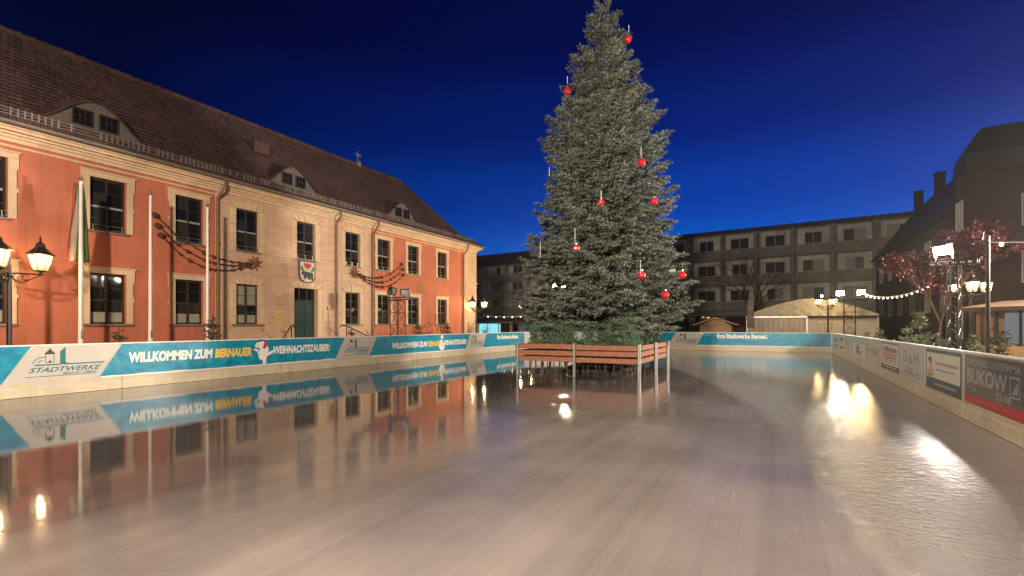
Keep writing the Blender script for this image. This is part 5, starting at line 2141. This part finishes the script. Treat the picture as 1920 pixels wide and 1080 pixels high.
lens_off = mat('lens_off', (0.35, 0.37, 0.40), 0.15)
truss_mast('dark light truss with two unlit floodlights in front of the right red wing', (-16.2, 18.9, -0.06), 0.0, 2.85, 0.5,
           [(-0.3, 0.28, face(1, 0.3), 0.3, lens_off, 0.5), (0.45, 0.22, face(0.5, -1), 0.1, lens_off, 0.42)])
truss_mast('light truss with a white and a warm floodlight at the far sponsor corner', (3.75, 34.6, -0.06), math.radians(-8), 3.05, 0.55,
           [(-0.45, 0.3, face(-0.2, -1), 0.12, 'flood_far_white', 0.42), (0.55, 0.32, face(-0.2, -1), 0.12, 'flood_far_warm', 0.42)])
truss_mast('tall light truss with glaring white floodlight behind the sponsor boards', (5.55, 22.9, -0.06), math.radians(-30), 3.75, 0.30,
           [(-0.35, 0.42, face(-0.75, -0.66) + math.radians(30), 0.22, 'flood_mast', 0.5)])
truss_mast('unseen light truss added beyond the right picture edge to brighten the town hall', (12.2, 23.2, -0.06), 0.0, 5.0, 0.4,
           [(0.0, 0.5, face(-0.92, -0.40), 0.05, 'flood_facade_fill', 1.15)], mtl='galv')  # truss put in out of view as fill for the facade
truss_mast('light truss half hidden behind the tree at the slanting corner', (-13.7, 33.6, -0.06), math.radians(40), 4.0, 0.4,
           [(0.28, 0.4, face(0.74, -0.67) - math.radians(40), 0.15, 'flood_corner', 0.5),
            (-0.45, 0.4, face(-0.42, -0.91) - math.radians(40), 0.05, 'flood_wing_fill', 0.42)])  # second head is added, it brightens the far red wing
# unseen truss added behind the camera as fill for ice and facade
truss_mast('unseen light truss added behind the camera end to brighten ice and facade', (-1.0, -8.0, -0.06), math.radians(25), 6.0, 0.4,
           [(0.0, 0.5, face(-0.32, 0.95) - math.radians(25), 0.12, 'flood_rear_fill', 1.0)])

# ------------------------------------------------------------------ far buildings
BP0 = Vector((-9.64, 62.7, 0))
BDIR = Vector((0.9924, -0.1234, 0))
BNRM = Vector((-0.1234, -0.9924, 0))      # towards the rink


def block_building(label, s0, s1, storeys, bays, zroof, group=None, hip=0.0, lit=None):
    mid = BP0 + BDIR * ((s0 + s1) / 2)
    r = thing('apartment_block', label, 'building', mid, math.atan2(BDIR.y, BDIR.x), group)
    W = (s1 - s0) / 2
    # local: x along the front, -y towards the rink
    mb = MB()
    mb.box(-W, W, 0.0, 11.0, -0.06, zroof)
    build('wall', mb, M['slab_dark'], r, (0, 0, 0))
    mb = MB()
    if hip:
        mb.add([(-W - 0.4, -0.5, zroof), (W + 0.4, -0.5, zroof), (W + 0.4, 11.5, zroof), (-W - 0.4, 11.5, zroof), (-W + 4, 5.5, zroof + hip), (W - 4, 5.5, zroof + hip)],
               [(0, 1, 5, 4), (1, 2, 5), (2, 3, 4, 5), (3, 0, 4), (3, 2, 1, 0)])
    else:
        mb.box(-W - 0.15, W + 0.15, -0.35, 11.2, zroof + 0.001, zroof + 0.42)
    build('roof', mb, M['roof_slate'], r, (0, 0, 0))
    bw = (2 * W) / bays
    gz = 3.3
    sh_ = (zroof - gz) / storeys
    wf, wp, bl_, cu = MB(), MB(), MB(), MB()
    for b in range(bays):
        xc = -W + bw * (b + 0.5)
        for sidx in range(storeys):
            zb = gz + sh_ * sidx
            # pale infill panel with a recessed pair of windows, dark parapet band in front of its foot
            a0, a1 = xc - bw / 2 + 0.35, xc + bw / 2 - 0.35
            bl_.box(a0, a1, -0.03, -0.002, zb + 0.95, zb + sh_ - 0.2)
            ww = 1.95 if (b + sidx) % 3 else 1.6
            w0, w1, z0, z1 = xc - ww / 2, xc + ww / 2, zb + 1.05, zb + 2.3
            f = MB()
            t = 0.07
            f.box(w0, w1, -0.10, -0.031, z0, z0 + t)
            f.box(w0, w1, -0.10, -0.031, z1 - t, z1)
            for xx in (w0, xc - t / 2, w1 - t):
                f.box(xx, xx + t, -0.10, -0.031, z0 + t, z1 - t)
            wo = build('window', f, M['win_frame'], r, (0, 0, 0))
            for x0, x1, q in ((w0 + t, xc - t / 2, 0), (xc + t / 2, w1 - t, 1)):
                pm = MB()
                pm.box(x0 + 0.002, x1 - 0.002, -0.06, -0.031, z0 + t + 0.002, z1 - t - 0.002)
                kind = (b * 7 + sidx * 5 + q) % 6
                mt = 'curtain' if kind in (1,) else 'glass_far'
                if lit and (b, sidx, q) in lit:
                    mt = lit[(b, sidx, q)]
                link('pane', pm.mesh('pane', M[mt]), wo, (0, 0, 0))
            pb = MB()
            pb.box(a0 - 0.2, a1 + 0.2, -0.75, -0.66, zb + 0.02, zb + 0.98)
            pb.box(a0 - 0.2, a1 + 0.2, -0.66, -0.002, zb - 0.08, zb + 0.02)
            build('balcony', pb, M['slab_dark'], r, (0, 0, 0))
    build('facade_panels', bl_, M['slab_light'], r, (0, 0, 0))
    pl_ = MB()
    for b in range(bays + 1):
        xx = -W + bw * b
        pl_.box(max(-W, xx - 0.12), min(W, xx + 0.12), -0.8, -0.001, gz - 0.2, zroof - 0.05)
    pl_.box(-W, W, -0.95, -0.81, gz - 0.62, gz - 0.22)
    build('pilaster', pl_, M['slab_dark'], r, (0, 0, 0))
    sf = MB()
    for b in range(bays):
        xc = -W + bw * (b + 0.5)
        sf.box(xc - bw / 2 + 0.3, xc + bw / 2 - 0.3, -0.06, -0.002, 0.3, 2.6)
    build('shop_window', sf, M['glass_dark'], r, (0, 0, 0))
    return r


main_block = block_building('long grey four-storey apartment block with flat roof right of the tree', -13.5, 22.1, 3, 10, 12.0, 'grey apartment blocks', lit={(3, 1, 0): 'lit_warm'})
block_building('dark apartment block with low hipped roof between town hall and tree', -42.0, -14.2, 3, 7, 10.6, 'grey apartment blocks', hip=2.8)
# satellite dish look: pale board on a balcony with lit blinds
sg2 = MB()
sg2.box(-0.35, 0.35, -0.04, 0.0, -0.35, 0.35)
so2 = build('square_sign', sg2, M['print_dark'])
p = BP0 + BDIR * 1.2 + BNRM * 1.3 + Vector((0, 0, 2.35))
so2.location = p
so2.rotation_euler = (0, 0, math.atan2(BDIR.y, BDIR.x))
tag(so2, 'small dark square sign with pale outline left of the wooden hut', 'sign')
fr = MB()
for q in ((-0.35, 0.35, 0.30, 0.35), (-0.35, 0.35, -0.35, -0.30), (-0.35, -0.30, -0.30, 0.30), (0.30, 0.35, -0.30, 0.30)):
    fr.box(q[0], q[1], -0.05, -0.041, q[2], q[3])
for q in ((-0.2, -0.05, -0.15, 0.2), (0.05, 0.2, -0.2, 0.15)):
    fr.box(q[0], q[1], -0.05, -0.041, q[2], q[3])
link('outline', fr.mesh('outline', M['print_white']), so2, (0, 0, 0))

# brick house on the right with a dark top storey, and its lower wing with chimneys
bh = thing('brick_house', 'tall dark brick house with grey set-back top storey at the right edge', 'building', (16, 38, 0))
mb = MB()
mb.box(8.2, 26, 32.0, 33.6, -0.06, 9.2)
mb.box(14.2, 26, 33.602, 46, -0.06, 9.2)
build('wall', mb, M['brick'], bh)
mb = MB()
mb.add([(8.1, 31.9, 9.203), (26.1, 31.9, 9.203), (26.1, 33.7, 9.203), (8.1, 33.7, 9.203),
        (9.0, 32.7, 11.35), (26.1, 32.7, 11.9), (26.1, 33.7, 11.9), (9.0, 33.7, 11.35), (8.2, 31.95, 10.0), (26.1, 31.95, 10.2), (26.1, 33.65, 10.2), (8.2, 33.65, 10.0)],
       [(0, 1, 9, 8), (8, 9, 5, 4), (1, 2, 10, 9), (9, 10, 6, 5), (2, 3, 11, 10), (10, 11, 7, 6), (3, 0, 8, 11), (11, 8, 4, 7), (4, 5, 6, 7)])
build('top_storey', mb, M['zinc_dark'], bh)


def house_window(r, x0, x1, y0, y1, z0, z1, glass, axis):
    f = MB()
    t = 0.06
    if axis == 'y':      # window in a wall facing -Y
        f.box(x0, x1, y0 - 0.06, y0 - 0.003, z0, z0 + t)
        f.box(x0, x1, y0 - 0.06, y0 - 0.003, z1 - t, z1)
        for xx in (x0, (x0 + x1 - t) / 2, x1 - t):
            f.box(xx, xx + t, y0 - 0.06, y0 - 0.003, z0 + t, z1 - t)
        g_ = MB()
        g_.box(x0 + t + 0.001, (x0 + x1 - t) / 2 - 0.001, y0 - 0.03, y0 - 0.003, z0 + t + 0.001, z1 - t - 0.001)
        g_.box((x0 + x1 + t) / 2 + 0.001, x1 - t - 0.001, y0 - 0.03, y0 - 0.003, z0 + t + 0.001, z1 - t - 0.001)
    else:                # facing -X
        f.box(x0 - 0.06, x0 - 0.003, y0, y1, z0, z0 + t)
        f.box(x0 - 0.06, x0 - 0.003, y0, y1, z1 - t, z1)
        for yy in (y0, (y0 + y1 - t) / 2, y1 - t):
            f.box(x0 - 0.06, x0 - 0.003, yy, yy + t, z0 + t, z1 - t)
        g_ = MB()
        g_.box(x0 - 0.03, x0 - 0.003, y0 + t + 0.001, (y0 + y1 - t) / 2 - 0.001, z0 + t + 0.001, z1 - t - 0.001)
        g_.box(x0 - 0.03, x0 - 0.003, (y0 + y1 + t) / 2 + 0.001, y1 - t - 0.001, z0 + t + 0.001, z1 - t - 0.001)
    wo = build('window', f, M['win_frame'], r)
    build('pane', g_, M[glass], wo)


house_window(bh, 11.2, 12.8, 31.94, 0, 9.45, 10.05, 'lit_window', 'y')
for z0 in (6.9, 4.2, 1.5):
    for x in (10.2, 13.4):
        house_window(bh, x, x + 1.3, 32.0, 0, z0 - 0.6, z0 + 0.9, 'glass_dark', 'y')
    house_window(bh, 8.2, 0, 32.35, 33.35, z0 - 0.6, z0 + 0.9, 'curtain' if z0 > 6 else 'glass_dark', 'x')
wg = thing('brick_wing', 'lower pitched-roof brick wing with chimneys behind the tall brick house', 'building', (14, 54, 0))
mb = MB()
mb.box(8.6, 14.0, 33.72, 72, -0.06, 7.8)
build('wall', mb, M['brick'], wg)
mb = MB()
mb.add([(8.2, 33.75, 7.802), (14.1, 33.75, 7.802), (14.1, 72.4, 7.802), (8.2, 72.4, 7.802), (11.9, 36.5, 12.7), (11.9, 72.4, 12.7)],
       [(3, 0, 4, 5), (1, 2, 5, 4), (0, 1, 4), (2, 3, 5), (3, 2, 1, 0)])
rf = build('roof', mb, M['roof_slate'], wg)
for x, y, zt in ((11.9, 52.8, 14.0), (11.9, 59.7, 14.1)):
    mb = MB()
    mb.box(x - 0.3, x + 0.3, y - 0.35, y + 0.35, 11.8, zt)
    mb.box(x - 0.36, x + 0.36, y - 0.41, y + 0.41, zt + 0.001, zt + 0.12)
    build('chimney', mb, M['brick'], rf)
for y in (36.5, 40, 44, 48, 52, 56, 60):
    for z0 in (2.4, 5.4):
        house_window(wg, 8.6, 0, y, y + 1.4, z0, z0 + 1.5, 'curtain' if y < 42 else 'glass_dark', 'x')

# ------------------------------------------------------------------ white tent
tn = thing('marquee_tent', 'cream marquee tent with arched gable beyond the far boards', 'tent', (2.4, 47, 0))
tx0, tx1, ty, ez, az_ = -2.2, 6.9, 46.6, 2.45, 3.75
n = 24


def tent_z(t):
    s = abs(2 * t - 1)
    return ez + (az_ - ez) * (1 - s ** 1.55)


def tent_y(t, k):
    return 0.075 * math.sin(t * 71 + k * 4 + 2 * math.sin(t * 9)) + 0.04 * math.sin(t * 173 - k * 3)


mb = MB()
vs, fs = [], []
rowz = 7
N_ = 96
for i in range(N_ + 1):
    t = i / N_
    x = tx0 + (tx1 - tx0) * t
    zt = tent_z(t)
    for j in range(rowz + 1):
        v = j / rowz
        vs.append((x, ty + tent_y(t, j * 0.5) * (1.4 - v), 2.35 + (zt - 2.35) * v))
for i in range(N_):
    for j in range(rowz):
        p = i * (rowz + 1) + j
        fs.append((p, p + rowz + 1, p + rowz + 2, p + 1))
mb.add(vs, fs)
build('gable_canvas', mb, M['canvas'], tn, smooth=True)
mb = MB()
vs, fs = [], []
xs2 = [tx0 + (4.4) * i / 60 for i in range(61)]
for i, x in enumerate(xs2):
    for j, z in enumerate((-0.06, 1.2, 2.2)):
        vs.append((x, ty + 0.10 + 0.06 * math.sin(x * 17) * (1 - 0.3 * j), z))
for i in range(60):
    for j in range(2):
        p = i * 3 + j
        fs.append((p, p + 3, p + 4, p + 1))
mb.add(vs, fs)
build('curtain', mb, M['canvas'], tn, smooth=True)
mb = MB()
mb.box(tx0 + 4.45, tx1 - 0.1, ty + 0.1, ty + 0.16, -0.06, 2.2)
build('side_panel', mb, M['canvas'], tn)
mb = MB()
mb.box(tx0 + 4.4, tx1, ty - 0.12, ty + 0.06, 2.16, 2.30)
build('dark_beam', mb, M['canvas_dark'], tn)
mb = MB()
mb.box(tx0, tx0 + 4.395, ty - 0.08, ty + 0.06, 2.22, 2.34)
for x in (tx0 + 0.06, tx0 + 4.4, tx1 - 0.06):
    mb.box(x - 0.06, x + 0.06, ty - 0.10, ty - 0.081, -0.06, 2.34)
build('frame', mb, M['alu'], tn)
mb = MB()
vs, fs = [], []
for i in range(n + 1):
    t = i / n
    x = tx0 - 0.05 + (tx1 - tx0 + 0.1) * t
    vs += [(x, ty - 0.06, tent_z(t) + 0.02), (x, ty + 16, tent_z(t) + 0.02)]
for i in range(n):
    fs.append((2 * i, 2 * i + 2, 2 * i + 3, 2 * i + 1))
mb.add(vs, fs)
for x in (tx0, tx1):
    mb.quad((x, ty, -0.06), (x, ty + 16, -0.06), (x, ty + 16, ez), (x, ty, ez))
build('roof', mb, M['canvas'], tn)
# small lamp on the ridge of the tent
lp = thing('tent_lamp', 'small lit lamp on the ridge of the marquee tent', 'lamp', (3.2, 46.5, 3.72))
mb = MB()
mb.tube([(0, 0, -0.05), (0, 0, 0.12)], 0.03, 6)
build('stand', mb, M['iron'], lp, (0, 0, 0))
mb = MB()
mb.ball((0, 0, 0.2), 0.09, 8)
build('bulb', mb, emit('tent_bulb', (1, 0.86, 0.7), 40), lp, (0, 0, 0))

# beach flag beside the tent
bf = thing('beach_flag', 'narrow feather flag beside the left edge of the tent', 'flag', (-2.1, 45.4, -0.06))
mb = MB()
mb.tube([(0, 0, 0), (0, 0, 3.2), (0.1, 0, 3.75), (0.3, 0, 3.95)], 0.02, 6)
build('pole', mb, M['alu'], bf, (0, 0, 0))
mb = MB()
mb.prism([(0.03, 1.6), (0.5, 1.6), (0.5, 3.7), (0.42, 3.88), (0.28, 3.9), (0.1, 3.7), (0.03, 3.2)], (0, 0, 0), (1, 0, 0), (0, 0, 1), -0.008, 0.008)
build('cloth', mb, M['flag_white'], bf, (0, 0, 0))
mb = MB()
for z0, z1 in ((2.9, 3.3), (2.1, 2.6), (1.75, 1.95)):
    mb.box(0.12, 0.42, -0.014, -0.0085, z0, z1) if False else mb.box(0.12, 0.42, -0.014, -0.011, z0, z1)
build('print', mb, M['print_slate'], bf, (0, 0, 0))

# wooden hut
ht = thing('wooden_hut', 'small wooden market hut with pale pitched roof left of the tent', 'hut', (-4.0, 41, 0))
mb = MB()
hx0, hx1, hy = -5.1, -2.9, 40.2
for i in range(10):
    z0 = -0.06 + i * 0.165
    mb.box(hx0, hx1, hy + 0.01 * (i % 2), hy + 2.0, z0 + 0.003, z0 + 0.16)
build('wall', mb, M['wood_pale'], ht)
mb = MB()
mb.add([(hx0 - 0.45, hy - 0.4, 1.58), (hx1 + 0.45, hy - 0.4, 1.58), (-4.0, hy - 0.4, 2.12), (hx0 - 0.45, hy + 2.3, 1.58), (hx1 + 0.45, hy + 2.3, 1.58), (-4.0, hy + 2.3, 2.12),
        (hx0 - 0.45, hy - 0.4, 1.66), (hx1 + 0.45, hy - 0.4, 1.66), (-4.0, hy - 0.4, 2.22), (hx0 - 0.45, hy + 2.3, 1.66), (hx1 + 0.45, hy + 2.3, 1.66), (-4.0, hy + 2.3, 2.22)],
       [(6, 8, 11, 9), (8, 7, 10, 11), (0, 3, 5, 2), (2, 5, 4, 1), (0, 2, 8, 6), (2, 1, 7, 8), (3, 9, 11, 5), (5, 11, 10, 4), (0, 6, 9, 3), (1, 4, 10, 7)])
mb.add([(hx0, hy, 1.595), (hx1, hy, 1.595), (-4.0, hy, 2.1)], [(0, 1, 2)])
build('roof', mb, M['wood_pale'], ht)

# lit market stalls between town hall and tree, and on the right
def stall(label, x0, x1, y, ztop, lit, group, roof='canvas_dark', zb=0.9, rz=0):
    r = thing('market_stall', label, 'market stall', ((x0 + x1) / 2, y, -0.06), rz, group)
    W = (x1 - x0) / 2
    mb = MB()
    mb.box(-W, W, 0.0, 0.08, 0, zb)
    mb.box(-W, -W + 0.06, 0.081, 1.6, 0, ztop)
    mb.box(W - 0.06, W, 0.081, 1.6, 0, ztop)
    mb.box(-W + 0.06, W - 0.06, 1.52, 1.6, 0, ztop)
    build('counter', mb, M['wood_pale'], r, (0, 0, 0))
    mb = MB()
    mb.add([(-W - 0.2, -0.4, ztop), (W + 0.2, -0.4, ztop), (W + 0.2, 1.8, ztop + 0.3), (-W - 0.2, 1.8, ztop + 0.3), (-W - 0.2, -0.4, ztop - 0.15), (W + 0.2, -0.4, ztop - 0.15),
            (W + 0.2, 1.8, ztop + 0.15), (-W - 0.2, 1.8, ztop + 0.15)], [(0, 1, 2, 3), (4, 5, 1, 0), (5, 6, 2, 1), (7, 4, 0, 3), (6, 7, 3, 2), (7, 6, 5, 4)])
    build('roof', mb, M[roof], r, (0, 0, 0))
    n_ = max(2, int(2 * W / 0.8))
    for i in range(n_):
        a = -W + 0.1 + (2 * W - 0.2) * i / n_
        b = -W + 0.1 + (2 * W - 0.2) * (i + 1) / n_ - 0.06
        mb = MB()
        mb.box(a, b, 1.44, 1.5, zb + 0.05, ztop - 0.2)
        build('lit_panel', mb, M[lit if i % 3 != 2 else 'dark_room'], r, (0, 0, 0))
    for i in range(n_ + 1):
        mb = MB()
        x = -W + 0.06 + (2 * W - 0.12) * i / n_
        mb.box(x - 0.03, x + 0.03, 0.0, 0.06, zb + 0.001, ztop - 0.16)
        build('post', mb, M['iron'], r, (0, 0, 0))
    return r


stall('stall glowing cyan between the town hall corner and the tree', -23.8, -20.6, 38.5, 2.0, 'lit_cyan', 'market stalls round the rink', roof='zinc_dark', rz=0.35)
stall('dim stall next to the cyan one, left of the tree', -20.3, -17.7, 40.0, 1.95, 'lit_bluegreen', 'market stalls round the rink', roof='zinc_dark', rz=0.35)
stall('white-blue lit stall seen through the planter branches', -18.2, -15.6, 41.5, 2.25, 'lit_white', 'market stalls round the rink', roof='zinc_dark', rz=0.35)
stall('dark-roofed stall with faint greenish light behind the bright fir', 6.4, 8.8, 25.0, 2.35, 'lit_window', 'market stalls round the rink', rz=-0.9)
stall('dark-roofed stall with pale goods behind the roofer sign', 6.6, 9.4, 20.0, 2.35, 'lit_window', 'market stalls round the rink', rz=-1.0)
stall('dark-roofed stall at the right picture edge', 6.6, 9.6, 15.8, 2.25, 'dark_room', 'market stalls round the rink', rz=-1.1)


# ------------------------------------------------------------------ string lights
def festoon(label, p, q, sag, nb, rbulb=0.045):
    p, q = Vector(p), Vector(q)
    r = thing('string_lights', label, 'string lights', p, group='festoon lights round the rink')
    n = 24
    pts = []
    for i in range(n + 1):
        t = i / n
        pts.append((q - p) * t + Vector((0, 0, -sag * 4 * t * (1 - t))))
    mb = MB()
    mb.tube(pts, 0.018, 5)
    build('cable', mb, M['white_pole'], r, (0, 0, 0))
    for i in range(nb):
        t = (i + 0.5) / nb
        c_ = (q - p) * t + Vector((0, 0, -sag * 4 * t * (1 - t) - 0.07))
        b = MB()
        b.ball((0, 0, 0), rbulb, 6)
        link('bulb', b.mesh('bulb', M['bulb_small']), r, c_)
    return r


festoon('string of small bulbs sagging from the far corner truss to the red tree', (4.45, 34.5, 3.35), (6.4, 29.8, 3.5), 0.32, 14, 0.04)
festoon('string of bulbs from the tall pole to the right picture edge', (6.2, 22.0, 4.35), (9.4, 17.0, 3.75), 0.12, 7, 0.06)
festoon('string of bulbs behind the town hall corner', (-22.5, 37.5, 2.45), (-18.2, 38.4, 2.5), 0.12, 6, 0.045)
festoon('string of bulbs from the glaring lamp towards the tree', (-17.9, 38.3, 2.55), (-12.0, 38.8, 2.9), 0.1, 7, 0.02)

# plain pole that carries the festoon on the right
mb = MB()
mb.lathe([(0.09, 0), (0.07, 0.1), (0.055, 4.6), (0.05, 4.62)], 10)
mb.tube([(0, 0, 4.3), (-0.1, 0.15, 4.5), (-0.05, 0.2, 4.8)], 0.015, 6)
po = build('festoon_pole', mb, M['iron'])
po.location = (6.2, 22.0, -0.06)
tag(po, 'slim dark pole right of the tall light truss carrying the string lights', 'pole')


# ------------------------------------------------------------------ trees in the background
def bare_tree(label, x, y, h, seed, spread=0.9, group=None, leaves=None, leaf_n=0, leaf_size=0.1, mtl='twig', trunk_h=0.28, depth=5):
    rg = random.Random(seed)
    r = thing('leafless_tree' if leaves is None else 'red_tree', label, 'tree', (x, y, -0.06), 0, group)
    wood = MB()
    tips = []

    def grow(p, d, L, rad, lev_):
        q = p + d * L
        m_ = p.lerp(q, 0.5) + Vector((rg.uniform(-1, 1), rg.uniform(-1, 1), rg.uniform(-1, 1))) * L * 0.06
        wood.tube([p, m_, q], [rad, rad * 0.85, rad * 0.68], 5 if lev_ < 3 else 3, caps=False)
        if lev_ >= 2:
            tips.append((m_, q))
        if lev_ >= depth:
            return
        nb = rg.choice((2, 3, 3)) if lev_ < 3 else rg.choice((2, 2, 3))
        a0 = rg.uniform(0, 6.28)
        for i in range(nb):
            a = a0 + 6.28 * i / nb + rg.uniform(-0.4, 0.4)
            s = d.cross(Vector((0.3, 0.1, 1))).normalized() if abs(d.z) < 0.98 else Vector((1, 0, 0))
            t = d.cross(s)
            k = rg.uniform(0.45, 0.85) * spread
            nd = (d + (s * math.cos(a) + t * math.sin(a)) * k + Vector((0, 0, 0.12))).normalized()
            grow(q, nd, L * rg.uniform(0.62, 0.82), rad * 0.62, lev_ + 1)
    grow(Vector((0, 0, 0)), Vector((0.03, 0.02, 1)).normalized(), h * trunk_h, h * 0.018, 0)
    build('trunk', wood, M[mtl], r, (0, 0, 0))
    if leaves:
        n = leaf_n
        idx = [rg.randrange(len(tips)) for _ in range(n)]
        rn = np.random.default_rng(seed)
        A = np.array([tips[i][0] for i in idx])
        B = np.array([tips[i][1] for i in idx])
        c = A + (B - A) * rn.random((n, 1)) + rn.normal(0, 0.13, (n, 3))
        d1 = rn.normal(0, 1, (n, 3))
        d1 /= np.linalg.norm(d1, axis=1, keepdims=True)
        d2 = np.cross(d1, rn.normal(0, 1, (n, 3)))
        d2 /= np.linalg.norm(d2, axis=1, keepdims=True)
        s = leaf_size * (0.7 + 0.6 * rn.random((n, 1)))
        V = np.stack([c - d1 * s, c + d2 * s * 0.6, c + d1 * s, c - d1 * s, c + d1 * s, c - d2 * s * 0.6], axis=1).reshape(-1, 3)
        link('crown', mesh_tris('crown', V, M[leaves]), r)
    return r


bare_tree('bare dark tree before the grey apartment block left of the tent', -1.9, 52.0, 9.5, 11, group='leafless trees on the square', depth=6)
bare_tree('bare dark tree between the town hall corner and the christmas tree', -23.5, 43.5, 6.5, 14, group='leafless trees on the square', depth=5)
bare_tree('red-leaved tree behind the light truss', 6.7, 29.8, 4.9, 21, 0.62, 'red-leaved trees', 'leaf_red', 7000, 0.075, trunk_h=0.36)
bare_tree('darker red-leaved tree at the right picture edge behind the stalls', 11.5, 27.5, 8.2, 24, 0.85, 'red-leaved trees', 'leaf_red', 6000, 0.12, trunk_h=0.33)
print('tree tris', NT_TREE)
